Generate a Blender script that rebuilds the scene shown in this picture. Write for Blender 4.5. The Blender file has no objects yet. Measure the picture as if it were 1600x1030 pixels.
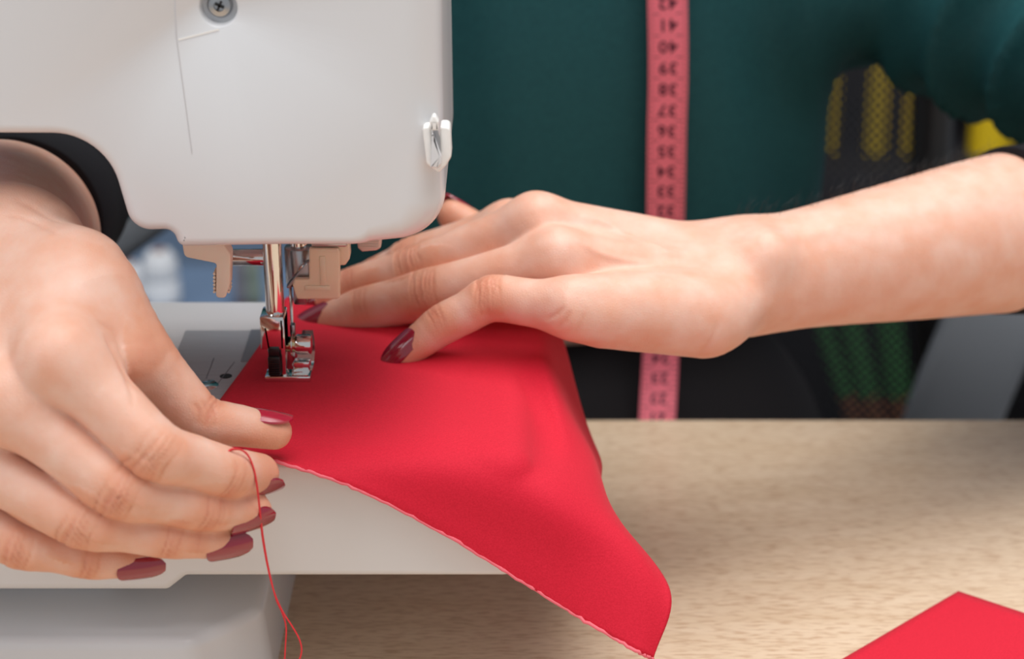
import bpy, bmesh, math, random
import numpy as np
from mathutils import Vector, Matrix

# ------------------------------------------------------------------ camera
S = bpy.context.scene
COL = S.collection
F = 3080.0
TH = math.radians(22.0)
CT, ST = math.cos(TH), math.sin(TH)
CAM = np.array([0.0, 0.0, 1.115])
RIGHT = np.array([1.0, 0, 0]); UP = np.array([0, ST, CT]); FWD = np.array([0, CT, -ST])

cd = bpy.data.cameras.new('camera')
cam = bpy.data.objects.new('camera', cd); COL.objects.link(cam)
cam.location = CAM; cam.rotation_euler = (math.pi / 2 - TH, 0, 0)
cd.sensor_width = 36.0; cd.sensor_fit = 'HORIZONTAL'; cd.lens = F / 1600 * 36
cd.clip_start = 0.02; cd.clip_end = 50
cd.dof.use_dof = True; cd.dof.focus_distance = 0.655; cd.dof.aperture_fstop = 9.0
S.camera = cam

# ------------------------------------------------------------------ world and lights
w = bpy.data.worlds.new('world'); S.world = w; w.use_nodes = True
w.node_tree.nodes['Background'].inputs[0].default_value = (0.93, 0.96, 1.0, 1)
w.node_tree.nodes['Background'].inputs[1].default_value = 0.46

def area(name, loc, target, size, size_y, power, color):
    l = bpy.data.lights.new(name, 'AREA'); l.shape = 'RECTANGLE'
    l.size = size; l.size_y = size_y; l.energy = power; l.color = color
    o = bpy.data.objects.new(name, l); COL.objects.link(o)
    o.location = loc
    o.rotation_euler = (Vector(target) - Vector(loc)).to_track_quat('-Z', 'Y').to_euler()
    return o
area('ceiling_lamp', (0.30, 1.05, 2.45), (0.05, 0.75, 0.8), 1.1, 1.1, 21, (1.0, 0.98, 0.955))
area('ceiling_lamp_front', (0.15, 0.15, 2.45), (0.0, 0.55, 0.8), 1.0, 1.0, 15, (1.0, 0.985, 0.965))
area('front_left_fill', (-1.7, -0.6, 2.1), (0, 0.7, 0.9), 1.3, 1.3, 11, (0.93, 0.97, 1.0))  # added cool fill, no window modelled; brightens the machine front and near hand

S.view_settings.view_transform = 'Standard'
S.view_settings.look = 'None'
S.view_settings.gamma = 1.0
S.view_settings.use_curve_mapping = False
S.view_settings.exposure = 0.02

# ------------------------------------------------------------------ helpers
TABLE = 0.74
BED = 0.835
def PD(px, py, d):
    return CAM + d * (FWD + (px - 800) / F * RIGHT - (py - 515) / F * UP)
def PY(px, py, Y):
    v = (py - 515) / F
    return PD(px, py, Y / (CT - v * ST))
def PZ(px, py, z):
    v = (py - 515) / F
    return PD(px, py, (CAM[2] - z) / (ST + v * CT))
def depth(p):
    return float(np.dot(np.asarray(p) - CAM, FWD))
def C2W(r, u, n):
    v = r * RIGHT + u * UP - n * FWD
    return v / np.linalg.norm(v)
def srgb(r, g, b):
    f = lambda c: (c / 255 / 12.92) if c / 255 <= 0.04045 else ((c / 255 + 0.055) / 1.055) ** 2.4
    return (f(r), f(g), f(b), 1.0)

MATS = {}
def mat(name, col, rough=0.5, metal=0.0, coat=0.0, spec=0.5, trans=0.0, sss=0.0):
    m = bpy.data.materials.new(name); m.use_nodes = True
    b = m.node_tree.nodes['Principled BSDF']
    b.inputs['Base Color'].default_value = col
    b.inputs['Roughness'].default_value = rough
    b.inputs['Metallic'].default_value = metal
    b.inputs['Coat Weight'].default_value = coat
    b.inputs['Specular IOR Level'].default_value = spec
    b.inputs['Transmission Weight'].default_value = trans
    if sss:
        b.inputs['Subsurface Weight'].default_value = sss
        b.inputs['Subsurface Radius'].default_value = (1, 0.5, 0.35)
        b.inputs['Subsurface Scale'].default_value = 0.002
    MATS[name] = m
    return m
def nodes(m):
    return m.node_tree.nodes, m.node_tree.links, m.node_tree.nodes['Principled BSDF']
def add_noise_color(m, c1, c2, scale=(1, 1, 1), nscale=10, detail=4, lo=0.3, hi=0.7, coord='Object'):
    n, l, b = nodes(m)
    tc = n.new('ShaderNodeTexCoord'); mp = n.new('ShaderNodeMapping'); mp.inputs['Scale'].default_value = scale
    tx = n.new('ShaderNodeTexNoise'); tx.inputs['Scale'].default_value = nscale; tx.inputs['Detail'].default_value = detail
    rp = n.new('ShaderNodeValToRGB')
    rp.color_ramp.elements[0].position = lo; rp.color_ramp.elements[0].color = c1
    rp.color_ramp.elements[1].position = hi; rp.color_ramp.elements[1].color = c2
    l.new(tc.outputs[coord], mp.inputs['Vector']); l.new(mp.outputs[0], tx.inputs['Vector'])
    l.new(tx.outputs['Fac'], rp.inputs[0]); l.new(rp.outputs[0], b.inputs['Base Color'])
    return tx, rp, mp
def add_bump(m, tex_out, strength=0.2, dist=0.0005):
    n, l, b = nodes(m)
    bp = n.new('ShaderNodeBump'); bp.inputs['Strength'].default_value = strength; bp.inputs['Distance'].default_value = dist
    l.new(tex_out, bp.inputs['Height']); l.new(bp.outputs[0], b.inputs['Normal'])
    return bp

def link_mesh(name, verts, faces, m, parent=None, smooth=True, sharp=None):
    me = bpy.data.meshes.new(name)
    me.from_pydata([tuple(map(float, v)) for v in verts], [], [tuple(map(int, f)) for f in faces])
    me.update()
    return link_me(name, me, m, parent, smooth, sharp)
def link_me(name, me, m, parent=None, smooth=True, sharp=None):
    if m is not None: me.materials.append(m)
    me.polygons.foreach_set('use_smooth', [smooth] * len(me.polygons))
    if smooth and sharp:
        me.set_sharp_from_angle(angle=math.radians(sharp))
    o = bpy.data.objects.new(name, me); COL.objects.link(o)
    if parent is not None: set_parent(o, parent)
    return o
def set_parent(o, parent):
    o.parent = parent
    # meshes are built in world coordinates; a mesh parent therefore sits at identity
    o.matrix_parent_inverse = Matrix.Translation(-parent.location) if parent.parent is None else Matrix.Identity(4)
def bm_obj(name, bm, m, parent=None, smooth=True, sharp=35):
    bmesh.ops.recalc_face_normals(bm, faces=bm.faces[:])
    me = bpy.data.meshes.new(name); bm.to_mesh(me); bm.free()
    return link_me(name, me, m, parent, smooth, sharp)
def thing(name, label, cat, loc, group=None):
    o = bpy.data.objects.new(name, None); COL.objects.link(o)
    o.location = [float(c) for c in loc]; o.empty_display_size = 0.02
    return tag(o, label, cat, group)
def tag(o, label, cat=None, group=None, kind=None):
    o['label'] = label
    if cat: o['category'] = cat
    if group: o['group'] = group
    if kind: o['kind'] = kind
    return o
def struct(o):
    o['kind'] = 'structure'; return o

def bm_box(bm, lo, hi, bevel=0.0, seg=2, rot=None, pivot=None):
    r = bmesh.ops.create_cube(bm, size=1.0)
    vs = r['verts']
    lo = np.asarray(lo, float); hi = np.asarray(hi, float)
    c = (lo + hi) / 2; s = hi - lo
    for v in vs:
        v.co = Vector((v.co.x * s[0] + c[0], v.co.y * s[1] + c[1], v.co.z * s[2] + c[2]))
    if bevel:
        es = list({e for v in vs for e in v.link_edges})
        r2 = bmesh.ops.bevel(bm, geom=es, offset=bevel, segments=seg, affect='EDGES', profile=0.5)
        vs = list({v for f in r2['faces'] for v in f.verts} | {v for v in vs if v.is_valid})
    if rot is not None:
        pv = Vector(c if pivot is None else pivot)
        bmesh.ops.rotate(bm, verts=vs, cent=pv, matrix=rot)
    return vs
def bm_cyl(bm, a, b, r1, r2=None, seg=24, bevel=0.0):
    a = Vector(a); b = Vector(b); r2 = r1 if r2 is None else r2
    L = (b - a).length
    q = (b - a).to_track_quat('Z', 'Y')
    mtx = Matrix.Translation((a + b) / 2) @ q.to_matrix().to_4x4()
    r = bmesh.ops.create_cone(bm, cap_ends=True, segments=seg, radius1=r1, radius2=r2, depth=L, matrix=mtx)
    if bevel:
        es = [e for e in {e for v in r['verts'] for e in v.link_edges} if any(len(f.verts) > 4 for f in e.link_faces)]
        bmesh.ops.bevel(bm, geom=es, offset=bevel, segments=2, affect='EDGES', profile=0.5)
def box(name, lo, hi, m, parent=None, bevel=0.001, rot=None, pivot=None):
    bm = bmesh.new(); bm_box(bm, lo, hi, bevel, 2, rot, pivot)
    return bm_obj(name, bm, m, parent)
def cyl(name, a, b, r, m, parent=None, r2=None, seg=28, bevel=0.0):
    bm = bmesh.new(); bm_cyl(bm, a, b, r, r2, seg, bevel)
    return bm_obj(name, bm, m, parent)
def lathe(name, origin, axis, prof, m, parent=None, seg=36):
    # prof: list of (radius, height along axis)
    q = Vector(axis).to_track_quat('Z', 'Y'); o = Vector(origin)
    vs, fs = [], []
    for r, h in prof:
        for k in range(seg):
            t = 2 * math.pi * k / seg
            vs.append(o + q @ Vector((r * math.cos(t), r * math.sin(t), h)))
    for i in range(len(prof) - 1):
        for k in range(seg):
            k2 = (k + 1) % seg
            fs.append((i * seg + k, i * seg + k2, (i + 1) * seg + k2, (i + 1) * seg + k))
    fs.append(tuple(range(seg))[::-1]); fs.append(tuple((len(prof) - 1) * seg + k for k in range(seg)))
    return link_mesh(name, vs, fs, m, parent, True, 40)
def tube(name, pts, radii, m, parent=None, seg=8, closed_ends=True):
    pts = [Vector(p) for p in pts]
    if not hasattr(radii, '__len__'): radii = [radii] * len(pts)
    vs, fs = [], []
    up = Vector((0.123, 0.31, 0.94))
    for i, p in enumerate(pts):
        t = (pts[min(i + 1, len(pts) - 1)] - pts[max(i - 1, 0)]).normalized()
        a = t.cross(up).normalized(); b = a.cross(t).normalized(); up = b
        for k in range(seg):
            an = 2 * math.pi * k / seg
            vs.append(p + radii[i] * (math.cos(an) * a + math.sin(an) * b))
    for i in range(len(pts) - 1):
        for k in range(seg):
            k2 = (k + 1) % seg
            fs.append((i * seg + k, i * seg + k2, (i + 1) * seg + k2, (i + 1) * seg + k))
    fs.append(tuple(range(seg))[::-1]); fs.append(tuple((len(pts) - 1) * seg + k for k in range(seg)))
    if name is None: return vs, fs
    return link_mesh(name, vs, fs, m, parent, True)
def catmull(pts, n):
    pts = np.asarray(pts, float); out = []
    P = np.vstack([2 * pts[0] - pts[1], pts, 2 * pts[-1] - pts[-2]])
    for i in range(1, len(P) - 2):
        for k in range(n):
            t = k / n
            out.append(0.5 * (2 * P[i] + (P[i + 1] - P[i - 1]) * t + (2 * P[i - 1] - 5 * P[i] + 4 * P[i + 1] - P[i + 2]) * t ** 2
                              + (3 * P[i] - P[i - 1] - 3 * P[i + 1] + P[i + 2]) * t ** 3))
    out.append(pts[-1]); return np.array(out)
def resample(poly, step):
    out = []
    n = len(poly)
    for i in range(n):
        a = np.array(poly[i], float); b = np.array(poly[(i + 1) % n], float)
        k = max(1, int(np.linalg.norm(b[:2] - a[:2]) / step))
        for j in range(k): out.append(a + (b - a) * j / k)
    return np.array(out)
def round_poly(poly, n=8):
    """poly: (x, z, corner_radius) -> dense outline with rounded corners"""
    out = []
    N = len(poly)
    for i in range(N):
        p = np.array(poly[i][:2]); r = poly[i][2]
        a = np.array(poly[i - 1][:2]) - p; b = np.array(poly[(i + 1) % N][:2]) - p
        la, lb = np.linalg.norm(a), np.linalg.norm(b); a /= la; b /= lb
        cosang = np.clip(a @ b, -1, 1); ang = math.acos(cosang)
        if r < 1e-6 or ang > math.pi - 0.02:
            out.append(p); continue
        d = min(r / math.tan(ang / 2), 0.49 * la, 0.49 * lb)
        rr = d * math.tan(ang / 2)
        c = p + (a + b) / np.linalg.norm(a + b) * rr / math.sin(ang / 2)
        s = p + a * d - c; e = p + b * d - c
        a0 = math.atan2(s[1], s[0]); a1 = math.atan2(e[1], e[0])
        da = (a1 - a0 + math.pi) % (2 * math.pi) - math.pi
        for k in range(n + 1):
            t = a0 + da * k / n
            out.append(c + rr * np.array([math.cos(t), math.sin(t)]))
    return np.array(out)
def extrude_xz(name, outline, y0, y1, r, m, parent=None, hole=None, seg=6, back_round=True):
    """Closed outline in XZ extruded from y0 (camera side) to y1 with rounded edges. r scalar or per-vertex."""
    o = np.asarray(outline, float)[:, :2]; n = len(o)
    r = np.full(n, r) if np.isscalar(r) else np.asarray(r, float)
    area2 = np.sum(o[:, 0] * np.roll(o[:, 1], -1) - np.roll(o[:, 0], -1) * o[:, 1])
    tn = np.roll(o, -1, 0) - np.roll(o, 1, 0); tn /= np.linalg.norm(tn, axis=1)[:, None] + 1e-12
    inn = np.stack([-tn[:, 1], tn[:, 0]], 1) * (1 if area2 > 0 else -1)
    bm = bmesh.new(); rings = []
    def ring(inset, dy, y, sgn):
        return [bm.verts.new((o[i, 0] + inn[i, 0] * inset[i], y + sgn * dy[i], o[i, 1] + inn[i, 1] * inset[i])) for i in range(n)]
    for k in range(seg + 1):
        t = math.pi / 2 * k / seg
        rings.append(ring(r * (1 - math.sin(t)), r * (1 - math.cos(t)), y0, 1))
    for k in range(seg, -1, -1):
        t = math.pi / 2 * k / seg
        rings.append(ring(r * (1 - math.sin(t)), r * (1 - math.cos(t)), y1, -1))
    for a, b in zip(rings[:-1], rings[1:]):
        for i in range(n):
            j = (i + 1) % n
            bm.faces.new((a[i], a[j], b[j], b[i]))
    if hole is None:
        bm.faces.new(rings[0])
    else:
        (hx, hz, hr, prof) = hole
        K = 40; hv = []
        loops = []
        for (rr, dy) in prof:
            loops.append([bm.verts.new((hx + rr * math.cos(2 * math.pi * q / K), y0 + dy, hz + rr * math.sin(2 * math.pi * q / K))) for q in range(K)])
        edges = []
        for i in range(n):
            edges.append(bm.edges.get((rings[0][i], rings[0][(i + 1) % n])))
        for q in range(K):
            edges.append(bm.edges.new((loops[0][q], loops[0][(q + 1) % K])))
        bmesh.ops.triangle_fill(bm, use_beauty=True, edges=edges)
        for a, b in zip(loops[:-1], loops[1:]):
            for q in range(K):
                bm.faces.new((a[q], a[(q + 1) % K], b[(q + 1) % K], b[q]))
        bm.faces.new(loops[-1])
    capb = bm.faces.new(rings[-1])
    bm.normal_update()
    bmesh.ops.triangulate(bm, faces=[f for f in bm.faces if len(f.verts) > 4], ngon_method='EAR_CLIP')
    return bm_obj(name, bm, m, parent, True, 50)

# ------------------------------------------------------------------ materials
m_white = mat('white_plastic', srgb(222, 222, 224), 0.27, 0, 0.25)
m_white_trim = mat('white_trim', srgb(246, 244, 241), 0.35)
m_beige = mat('ivory_plastic', srgb(233, 214, 196), 0.35, 0, 0.1, 0.5, 0, 0.3)
m_clear = mat('ivory_threader_plastic', srgb(238, 218, 188), 0.3, 0, 0.2, 0.5, 0, 0.3)
m_chrome = mat('chrome', (0.78, 0.77, 0.76, 1), 0.08, 1.0)
m_steel = mat('brushed_steel', (0.45, 0.46, 0.48, 1), 0.3, 1.0)
m_brass = mat('brass_screw', srgb(205, 190, 150), 0.18, 1.0)
m_plate = mat('needle_plate_grey', srgb(150, 154, 160), 0.4, 0.1)
tx, rp, mp = add_noise_color(m_plate, srgb(170, 173, 178), srgb(182, 185, 190), (1, 20, 1), 60, 3)
m_plate_dark = mat('plate_slide_grey', srgb(122, 126, 134), 0.4, 0.1)
m_seam = mat('panel_seam_grey', srgb(204, 203, 206), 0.5)
m_black = mat('black_plastic', srgb(24, 22, 22), 0.32)
m_hole = mat('dark_hole', srgb(30, 28, 30), 0.6)

m_red = mat('red_cotton', srgb(214, 26, 54), 0.75, 0, 0, 0.25)
n, l, b = nodes(m_red)
b.inputs['Sheen Weight'].default_value = 0.1; b.inputs['Sheen Roughness'].default_value = 0.5
b.inputs['Sheen Tint'].default_value = (1, 0.5, 0.5, 1)
tx, rp, mp = add_noise_color(m_red, srgb(200, 20, 46), srgb(214, 28, 54), (1, 1, 1), 1700, 3, 0.3, 0.7)
add_bump(m_red, tx.outputs['Fac'], 0.3, 0.0004)
m_fray = mat('frayed_red_edge', srgb(236, 110, 122), 0.9)
m_thread = mat('red_thread', srgb(222, 44, 56), 0.6)
m_nail = mat('nail_polish_crimson', srgb(142, 12, 44), 0.1, 0, 1.0)
m_nail_b = mat('nail_polish_bright', srgb(168, 16, 52), 0.1, 0, 1.0)

m_wood = mat('beech_table', srgb(214, 190, 162), 0.42, 0, 0.12)
n, l, b = nodes(m_wood)
tx, rp, mp = add_noise_color(m_wood, srgb(214, 188, 158), srgb(226, 203, 176), (6, 60, 8), 2.2, 5, 0.25, 0.75)
tc = n.new('ShaderNodeTexCoord'); mp2 = n.new('ShaderNodeMapping'); mp2.inputs['Scale'].default_value = (150, 900, 30)
nz = n.new('ShaderNodeTexNoise'); nz.inputs['Scale'].default_value = 1.0; nz.inputs['Detail'].default_value = 2
r2 = n.new('ShaderNodeValToRGB'); r2.color_ramp.elements[0].position = 0.33; r2.color_ramp.elements[0].color = srgb(188, 152, 120)
r2.color_ramp.elements[1].position = 0.52; r2.color_ramp.elements[1].color = (1, 1, 1, 1)
mx = n.new('ShaderNodeMix'); mx.data_type = 'RGBA'; mx.blend_type = 'MULTIPLY'; mx.inputs[0].default_value = 0.45
l.new(tc.outputs['Object'], mp2.inputs[0]); l.new(mp2.outputs[0], nz.inputs['Vector']); l.new(nz.outputs['Fac'], r2.inputs[0])
l.new(rp.outputs[0], mx.inputs[6]); l.new(r2.outputs[0], mx.inputs[7]); l.new(mx.outputs[2], b.inputs['Base Color'])

m_green = mat('green_jersey', srgb(22, 74, 76), 0.7, 0, 0, 0.3)
tx, rp, mp = add_noise_color(m_green, srgb(27, 78, 83), srgb(33, 88, 92), (1, 1, 1), 500, 2)
m_cuff = mat('black_cuff_knit', srgb(30, 29, 33), 0.85, 0, 0, 0.2)
n, l, b = nodes(m_cuff)
m_trouser = mat('black_trousers', srgb(32, 29, 31), 0.85, 0, 0, 0.2)
m_tape = mat('pink_tape', srgb(250, 124, 140), 0.5)
m_print = mat('tape_print', srgb(96, 30, 52), 0.6)
m_floor = mat('floor_grey', srgb(110, 104, 100), 0.5)
add_noise_color(m_floor, srgb(104, 98, 94), srgb(118, 112, 108), (1, 1, 1), 8, 4)
m_wall = mat('blue_wall', srgb(112, 134, 162), 0.7)
add_noise_color(m_wall, srgb(108, 130, 158), srgb(116, 138, 166), (1, 1, 1), 5, 4)
m_chair = mat('chair_grey', srgb(134, 138, 144), 0.45)
m_mesh = mat('chair_mesh_black', srgb(38, 38, 44), 0.7)
m_dark = mat('dark_shelf', srgb(44, 42, 46), 0.6)
m_yellow = mat('yellow_fabric', srgb(232, 196, 20), 0.7)
m_leaf = mat('green_fabric', srgb(62, 130, 70), 0.75)
m_brown = mat('brown_fabric', srgb(140, 90, 60), 0.75)
m_taupe = mat('taupe_thread', srgb(124, 122, 130), 0.8)
m_sage = mat('sage_thread', srgb(130, 142, 130), 0.8)
m_ltgrey = mat('white_cone_thread', srgb(226, 228, 232), 0.8)

# skin
m_skin = mat('skin', srgb(232, 186, 160), 0.42, 0, 0, 0.4)
n, l, b = nodes(m_skin)
at = n.new('ShaderNodeAttribute'); at.attribute_name = 'tint'
tc = n.new('ShaderNodeTexCoord')
nz = n.new('ShaderNodeTexNoise'); nz.inputs['Scale'].default_value = 90; nz.inputs['Detail'].default_value = 5
l.new(tc.outputs['Object'], nz.inputs['Vector'])
ad = n.new('ShaderNodeMath'); ad.operation = 'MULTIPLY_ADD'; ad.inputs[1].default_value = 0.5
l.new(nz.outputs['Fac'], ad.inputs[0]); l.new(at.outputs['Fac'], ad.inputs[2])
rp = n.new('ShaderNodeValToRGB')
rp.color_ramp.elements[0].position = 0.12; rp.color_ramp.elements[0].color = srgb(235, 195, 177)
rp.color_ramp.elements[1].position = 0.95; rp.color_ramp.elements[1].color = srgb(204, 112, 86)
e = rp.color_ramp.elements.new(0.4); e.color = srgb(226, 164, 136)
l.new(ad.outputs[0], rp.inputs[0]); l.new(rp.outputs[0], b.inputs['Base Color'])
b.inputs['Subsurface Weight'].default_value = 0.22
b.inputs['Subsurface Radius'].default_value = (1.0, 0.36, 0.2)
b.inputs['Subsurface Scale'].default_value = 0.004
vo = n.new('ShaderNodeTexVoronoi'); vo.inputs['Scale'].default_value = 1100; vo.feature = 'DISTANCE_TO_EDGE'
l.new(tc.outputs['Object'], vo.inputs['Vector'])
add_bump(m_skin, vo.outputs['Distance'], 0.65, 0.0002)

# ------------------------------------------------------------------ the room and the table
def room():
    o = box('floor', (-3, -1.5, -0.05), (3, 3.2, 0.0), m_floor, None, 0); struct(o)
    tag(o, 'grey floor under the desk and chair', None, None, 'structure')
    o = box('wall_back', (-3, 2.6, 0.0), (3, 2.7, 2.7), m_wall, None, 0); struct(o)
    tag(o, 'plain slate blue wall far behind the seated person', None, None, 'structure')
room()
def table():
    t = thing('work_table', 'pale beech table under the sewing machine with fine horizontal grain', 'table', (0.1, 0.46, 0))
    box('table_top', (-0.7, 0.10, TABLE - 0.025), (0.85, 0.819, TABLE), m_wood, t, 0.0015)
    for x in (-0.64, 0.79):
        for y in (0.16, 0.76):
            box('leg', (x - 0.025, y - 0.025, 0), (x + 0.025, y + 0.025, TABLE - 0.025), m_chair, t, 0.002)
table()

# ------------------------------------------------------------------ the sewing machine
YF = 0.590      # camera-facing cover of the head
YB = 0.705
FOOT = PZ(449, 600, BED + 0.001)
def sewing_machine():
    t = thing('sewing_machine', 'white electric sewing machine standing on the beech table', 'sewing machine', (-0.25, 0.65, TABLE))
    def hx(px, py): p = PY(px, py, YF); return (p[0], p[2])
    pts = []
    def add(px, py, r): x, z = hx(px, py); pts.append((x, z, r))
    x0, _ = hx(688, -200)
    pts.append((x0, 1.095, 0.03))
    add(690, 100, 0.2); add(695, 380, 0.034)
    add(560, 386, 0.15); add(440, 386, 0.2)
    add(278, 389, 0.003); add(268, 362, 0.0035)
    add(205, 364, 0.020); add(160, 212, 0.020)
    xa, za = hx(0, 209)
    pts.append((-0.285, za, 0.03)); pts.append((-0.285, BED - 0.01, 0.002)); pts.append((-0.42, BED - 0.01, 0.002)); pts.append((-0.42, 1.095, 0.03))
    o = round_poly(pts, 12)
    dense = resample(o, 0.004)
    r = np.full(len(dense), 0.0035)
    for i, p in enumerate(dense):
        if p[0] > -0.05: r[i] = 0.0035 + 0.0085 * min(1, (p[0] + 0.05) / 0.022)
        if p[1] < BED: r[i] = 0.001
    for _ in range(6): r = (np.roll(r, 1) + r + np.roll(r, -1)) / 3
    sx, sz = hx(341, 12)
    px = 1 / (F / depth(PY(341, 12, YF)))
    hole = (sx, sz, 0, [(32 * px, 0.0), (30.5 * px, 0.0003), (29 * px, 0.0012), (28 * px, 0.0045), (22 * px, 0.0047)])
    body = extrude_xz('housing', dense, YF, YB, r, m_white, t, hole)
    tag(body, 'glossy white housing of head and arm')
    # the screw in its recess
    sc = lathe('screw', (sx, YF + 0.0047, sz), (0, -1, 0), [(20 * px, -0.001), (20 * px, 0.0012), (17 * px, 0.0022), (9 * px, 0.0026), (8.6 * px, 0.0018)], m_steel, body)
    tag(sc, 'small cross-head steel screw in a round recess')
    bm = bmesh.new()
    for k in range(2):
        bm_box(bm, (sx - 7.5 * px, YF + 0.0022, sz - 1.7 * px), (sx + 7.5 * px, YF + 0.0034, sz + 1.7 * px), 0, 2, Matrix.Rotation(math.radians(25 + 90 * k), 3, 'Y'))
    bm_obj('screw_slot', bm, m_hole, body)
    # seam lines of the cover
    def seam(p, q, wpx, m_, proud=0.00012):
        a = PY(*p, YF); c = PY(*q, YF)
        d = Vector(c - a); L = d.length; d.normalize(); nn = Vector((0, -1, 0)); s = d.cross(nn) * wpx * px / 2
        vs = []
        for y in (-proud, 0.001):
            for pt in (Vector(a), Vector(c)):
                for sg in (1, -1): vs.append(pt + s * sg + Vector((0, y, 0)))
        fs = [(0, 1, 3, 2), (4, 6, 7, 5), (0, 2, 6, 4), (1, 5, 7, 3), (0, 4, 5, 1), (2, 3, 7, 6)]
        ob = link_mesh('cover_seam', vs, fs, m_, body, False); return ob
    seam((270, -60), (276, 60), 2.2, m_seam); seam((276, 60), (300, 240), 1.4, m_seam)
    seam((279, 62), (342, 46), 3, m_white_trim)
    # thread cutter on the end of the head
    tc_ = PY(683, 225, YF + 0.002); s = 1 / (F / depth(tc_))
    def loc(dx, dz, dy=0.0): return (tc_[0] + dx * s, tc_[1] + dy, tc_[2] - dz * s)
    def plate(name, poly, y0, y1, m_, par, r=0.0006):
        pp = [(loc(a, c)[0], loc(a, c)[2], q * s) for a, c, q in poly]
        return extrude_xz(name, round_poly(pp, 5), tc_[1] + y0, tc_[1] + y1, r, m_, par, None, 3)
    cut = plate('thread_cutter', [(-22, -34, 6), (-9, -34, 4), (-6, 14, 4), (4, 20, 4), (6, -34, 4), (21, -34, 7), (23, 14, 14), (14, 29, 6), (2, 40, 3), (-16, 26, 8)], -0.0045, 0.004, m_white_trim, body)
    tag(cut, 'white plastic thread cutter clipped to the end of the head')
    plate('cutter_tip', [(-10, -44, 2), (-3, -57, 3), (4, -44, 2), (3, -30, 1), (-8, -30, 1)], -0.006, -0.002, m_white_trim, body)
    plate('cutter_blade', [(-7, -36, 0.5), (0, -36, 0.5), (6, -16, 0.5), (7, 6, 0.5), (2, 6, 0.5)], -0.0052, -0.0046, m_steel, body, 0.0001)
    plate('cutter_tongue', [(-6, -30, 1), (8, 10, 3), (8, 22, 4), (2, 30, 2), (-10, 28, 2)], -0.0068, -0.0046, m_white, body, 0.0006)

    # bed / free arm
    yb0, yb1 = 0.579, 0.724
    def bx_(px_, py_): p = PY(px_, py_, yb0); return (p[0], p[2])
    xs, zs = bx_(262, 925); xr, zr = bx_(290, 903)
    bp = [(-0.42, BED, 0.002), (0.003, BED, 0.005), (0.003, zr, 0.006), (xr, zr, 0.002), (xs, zs, 0.003), (-0.42, zs, 0.002)]
    arm = extrude_xz('free_arm', resample(round_poly(bp, 6), 0.02), yb0, yb1, 0.003, m_white, t)
    tag(arm, 'white bed of the machine reaching right under the fabric')
    # base
    bm = bmesh.new()
    vs = [(-0.42, 0.578), (-0.108, 0.578), (-0.087, 0.600), (-0.087, 0.735), (-0.42, 0.735)]
    dn = [bm.verts.new((x + (0.003 if x > -0.1 else 0), y - (0.004 if y < 0.6 else 0), TABLE)) for x, y in vs]
    upv = [bm.verts.new((x, y, TABLE + 0.028)) for x, y in vs]
    bm.faces.new(upv); bm.faces.new(dn[::-1])
    for i in range(5): bm.faces.new((dn[i], dn[(i + 1) % 5], upv[(i + 1) % 5], upv[i]))
    bmesh.ops.bevel(bm, geom=[e for e in bm.edges if all(v in upv for v in e.verts)] + [e for e in bm.edges if (e.verts[0] in upv) != (e.verts[1] in upv)], offset=0.004, segments=4, affect='EDGES', profile=0.5)
    bs = bm_obj('base', bm, m_white, t)
    tag(bs, 'low white base slab resting on the table')
    # neck between base and bed (at the column side)
    box('base_neck', (-0.42, 0.612, TABLE + 0.026), (PY(150, 925, yb0)[0], 0.72, zs + 0.002), m_white, t, 0.008)
    # needle plate
    def q(px_, py_, dz=0.0): p = PZ(px_, py_, BED); return (p[0], p[1])
    a = q(298, 518); yfar = a[1]
    xl = a[0] - 0.002; xr_ = PZ(470, 560, BED)[0]
    ynear = PZ(330, 668, BED)[1]
    bm = bmesh.new(); bm_box(bm, (xl, ynear, BED - 0.001), (xr_, yfar, BED + 0.0006), 0.0004)
    npl = bm_obj('needle_plate', bm, m_plate, t)
    tag(npl, 'grey metal needle plate set into the bed')
    bm = bmesh.new()
    e0 = q(376, 568); e1 = q(411, 518)
    bm_box(bm, (e0[0], e0[1], BED), (e0[0] + 0.0062, yfar + 0.0001, BED + 0.0009), 0.0002)
    bm_obj('plate_slide', bm, m_plate_dark, npl)
    c = PZ(323, 603, BED + 0.0006)
    scr = lathe('plate_screw', (c[0], c[1], BED + 0.0004), (0, 0, 1), [(0.0042, -0.001), (0.0042, 0.0004), (0.0036, 0.0009), (0.0008, 0.0011)], m_chrome, npl)
    box('plate_screw_slot', (c[0] - 0.0034, c[1] - 0.0006, BED + 0.0012), (c[0] + 0.0034, c[1] + 0.0006, BED + 0.0017), m_steel, npl, 0, Matrix.Rotation(0.9, 3, 'Z'))
    c = PZ(353, 588, BED + 0.0006)
    cyl('plate_hole', (c[0], c[1], BED + 0.0004), (c[0], c[1], BED + 0.00072), 0.0022, m_hole, npl)
    for (p1, p2) in (((322, 592), (334, 560)), ((340, 600), (366, 566))):
        u = PZ(*p1, BED + 0.0006); v = PZ(*p2, BED + 0.0006)
        tube('plate_groove', [u, v], 0.00018, m_plate_dark, npl, 6)

    # presser foot lifter lever
    yl = 0.606
    poly = [(284, 378, 4), (346, 378, 6), (360, 398, 12), (359, 446, 20), (352, 466, 6), (337, 466, 6), (338, 412, 5), (288, 402, 9)]
    pp = []
    for a_, b_, r_ in poly:
        p = PY(a_, b_, yl); pp.append((p[0], p[2], r_ * 0.0002))
    lev = extrude_xz('foot_lifter_lever', round_poly(pp, 4), yl, yl + 0.007, 0.0005, m_beige, t, None, 3)
    tag(lev, 'ivory hooked lever with ribbed edges hanging under the head')
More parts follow.
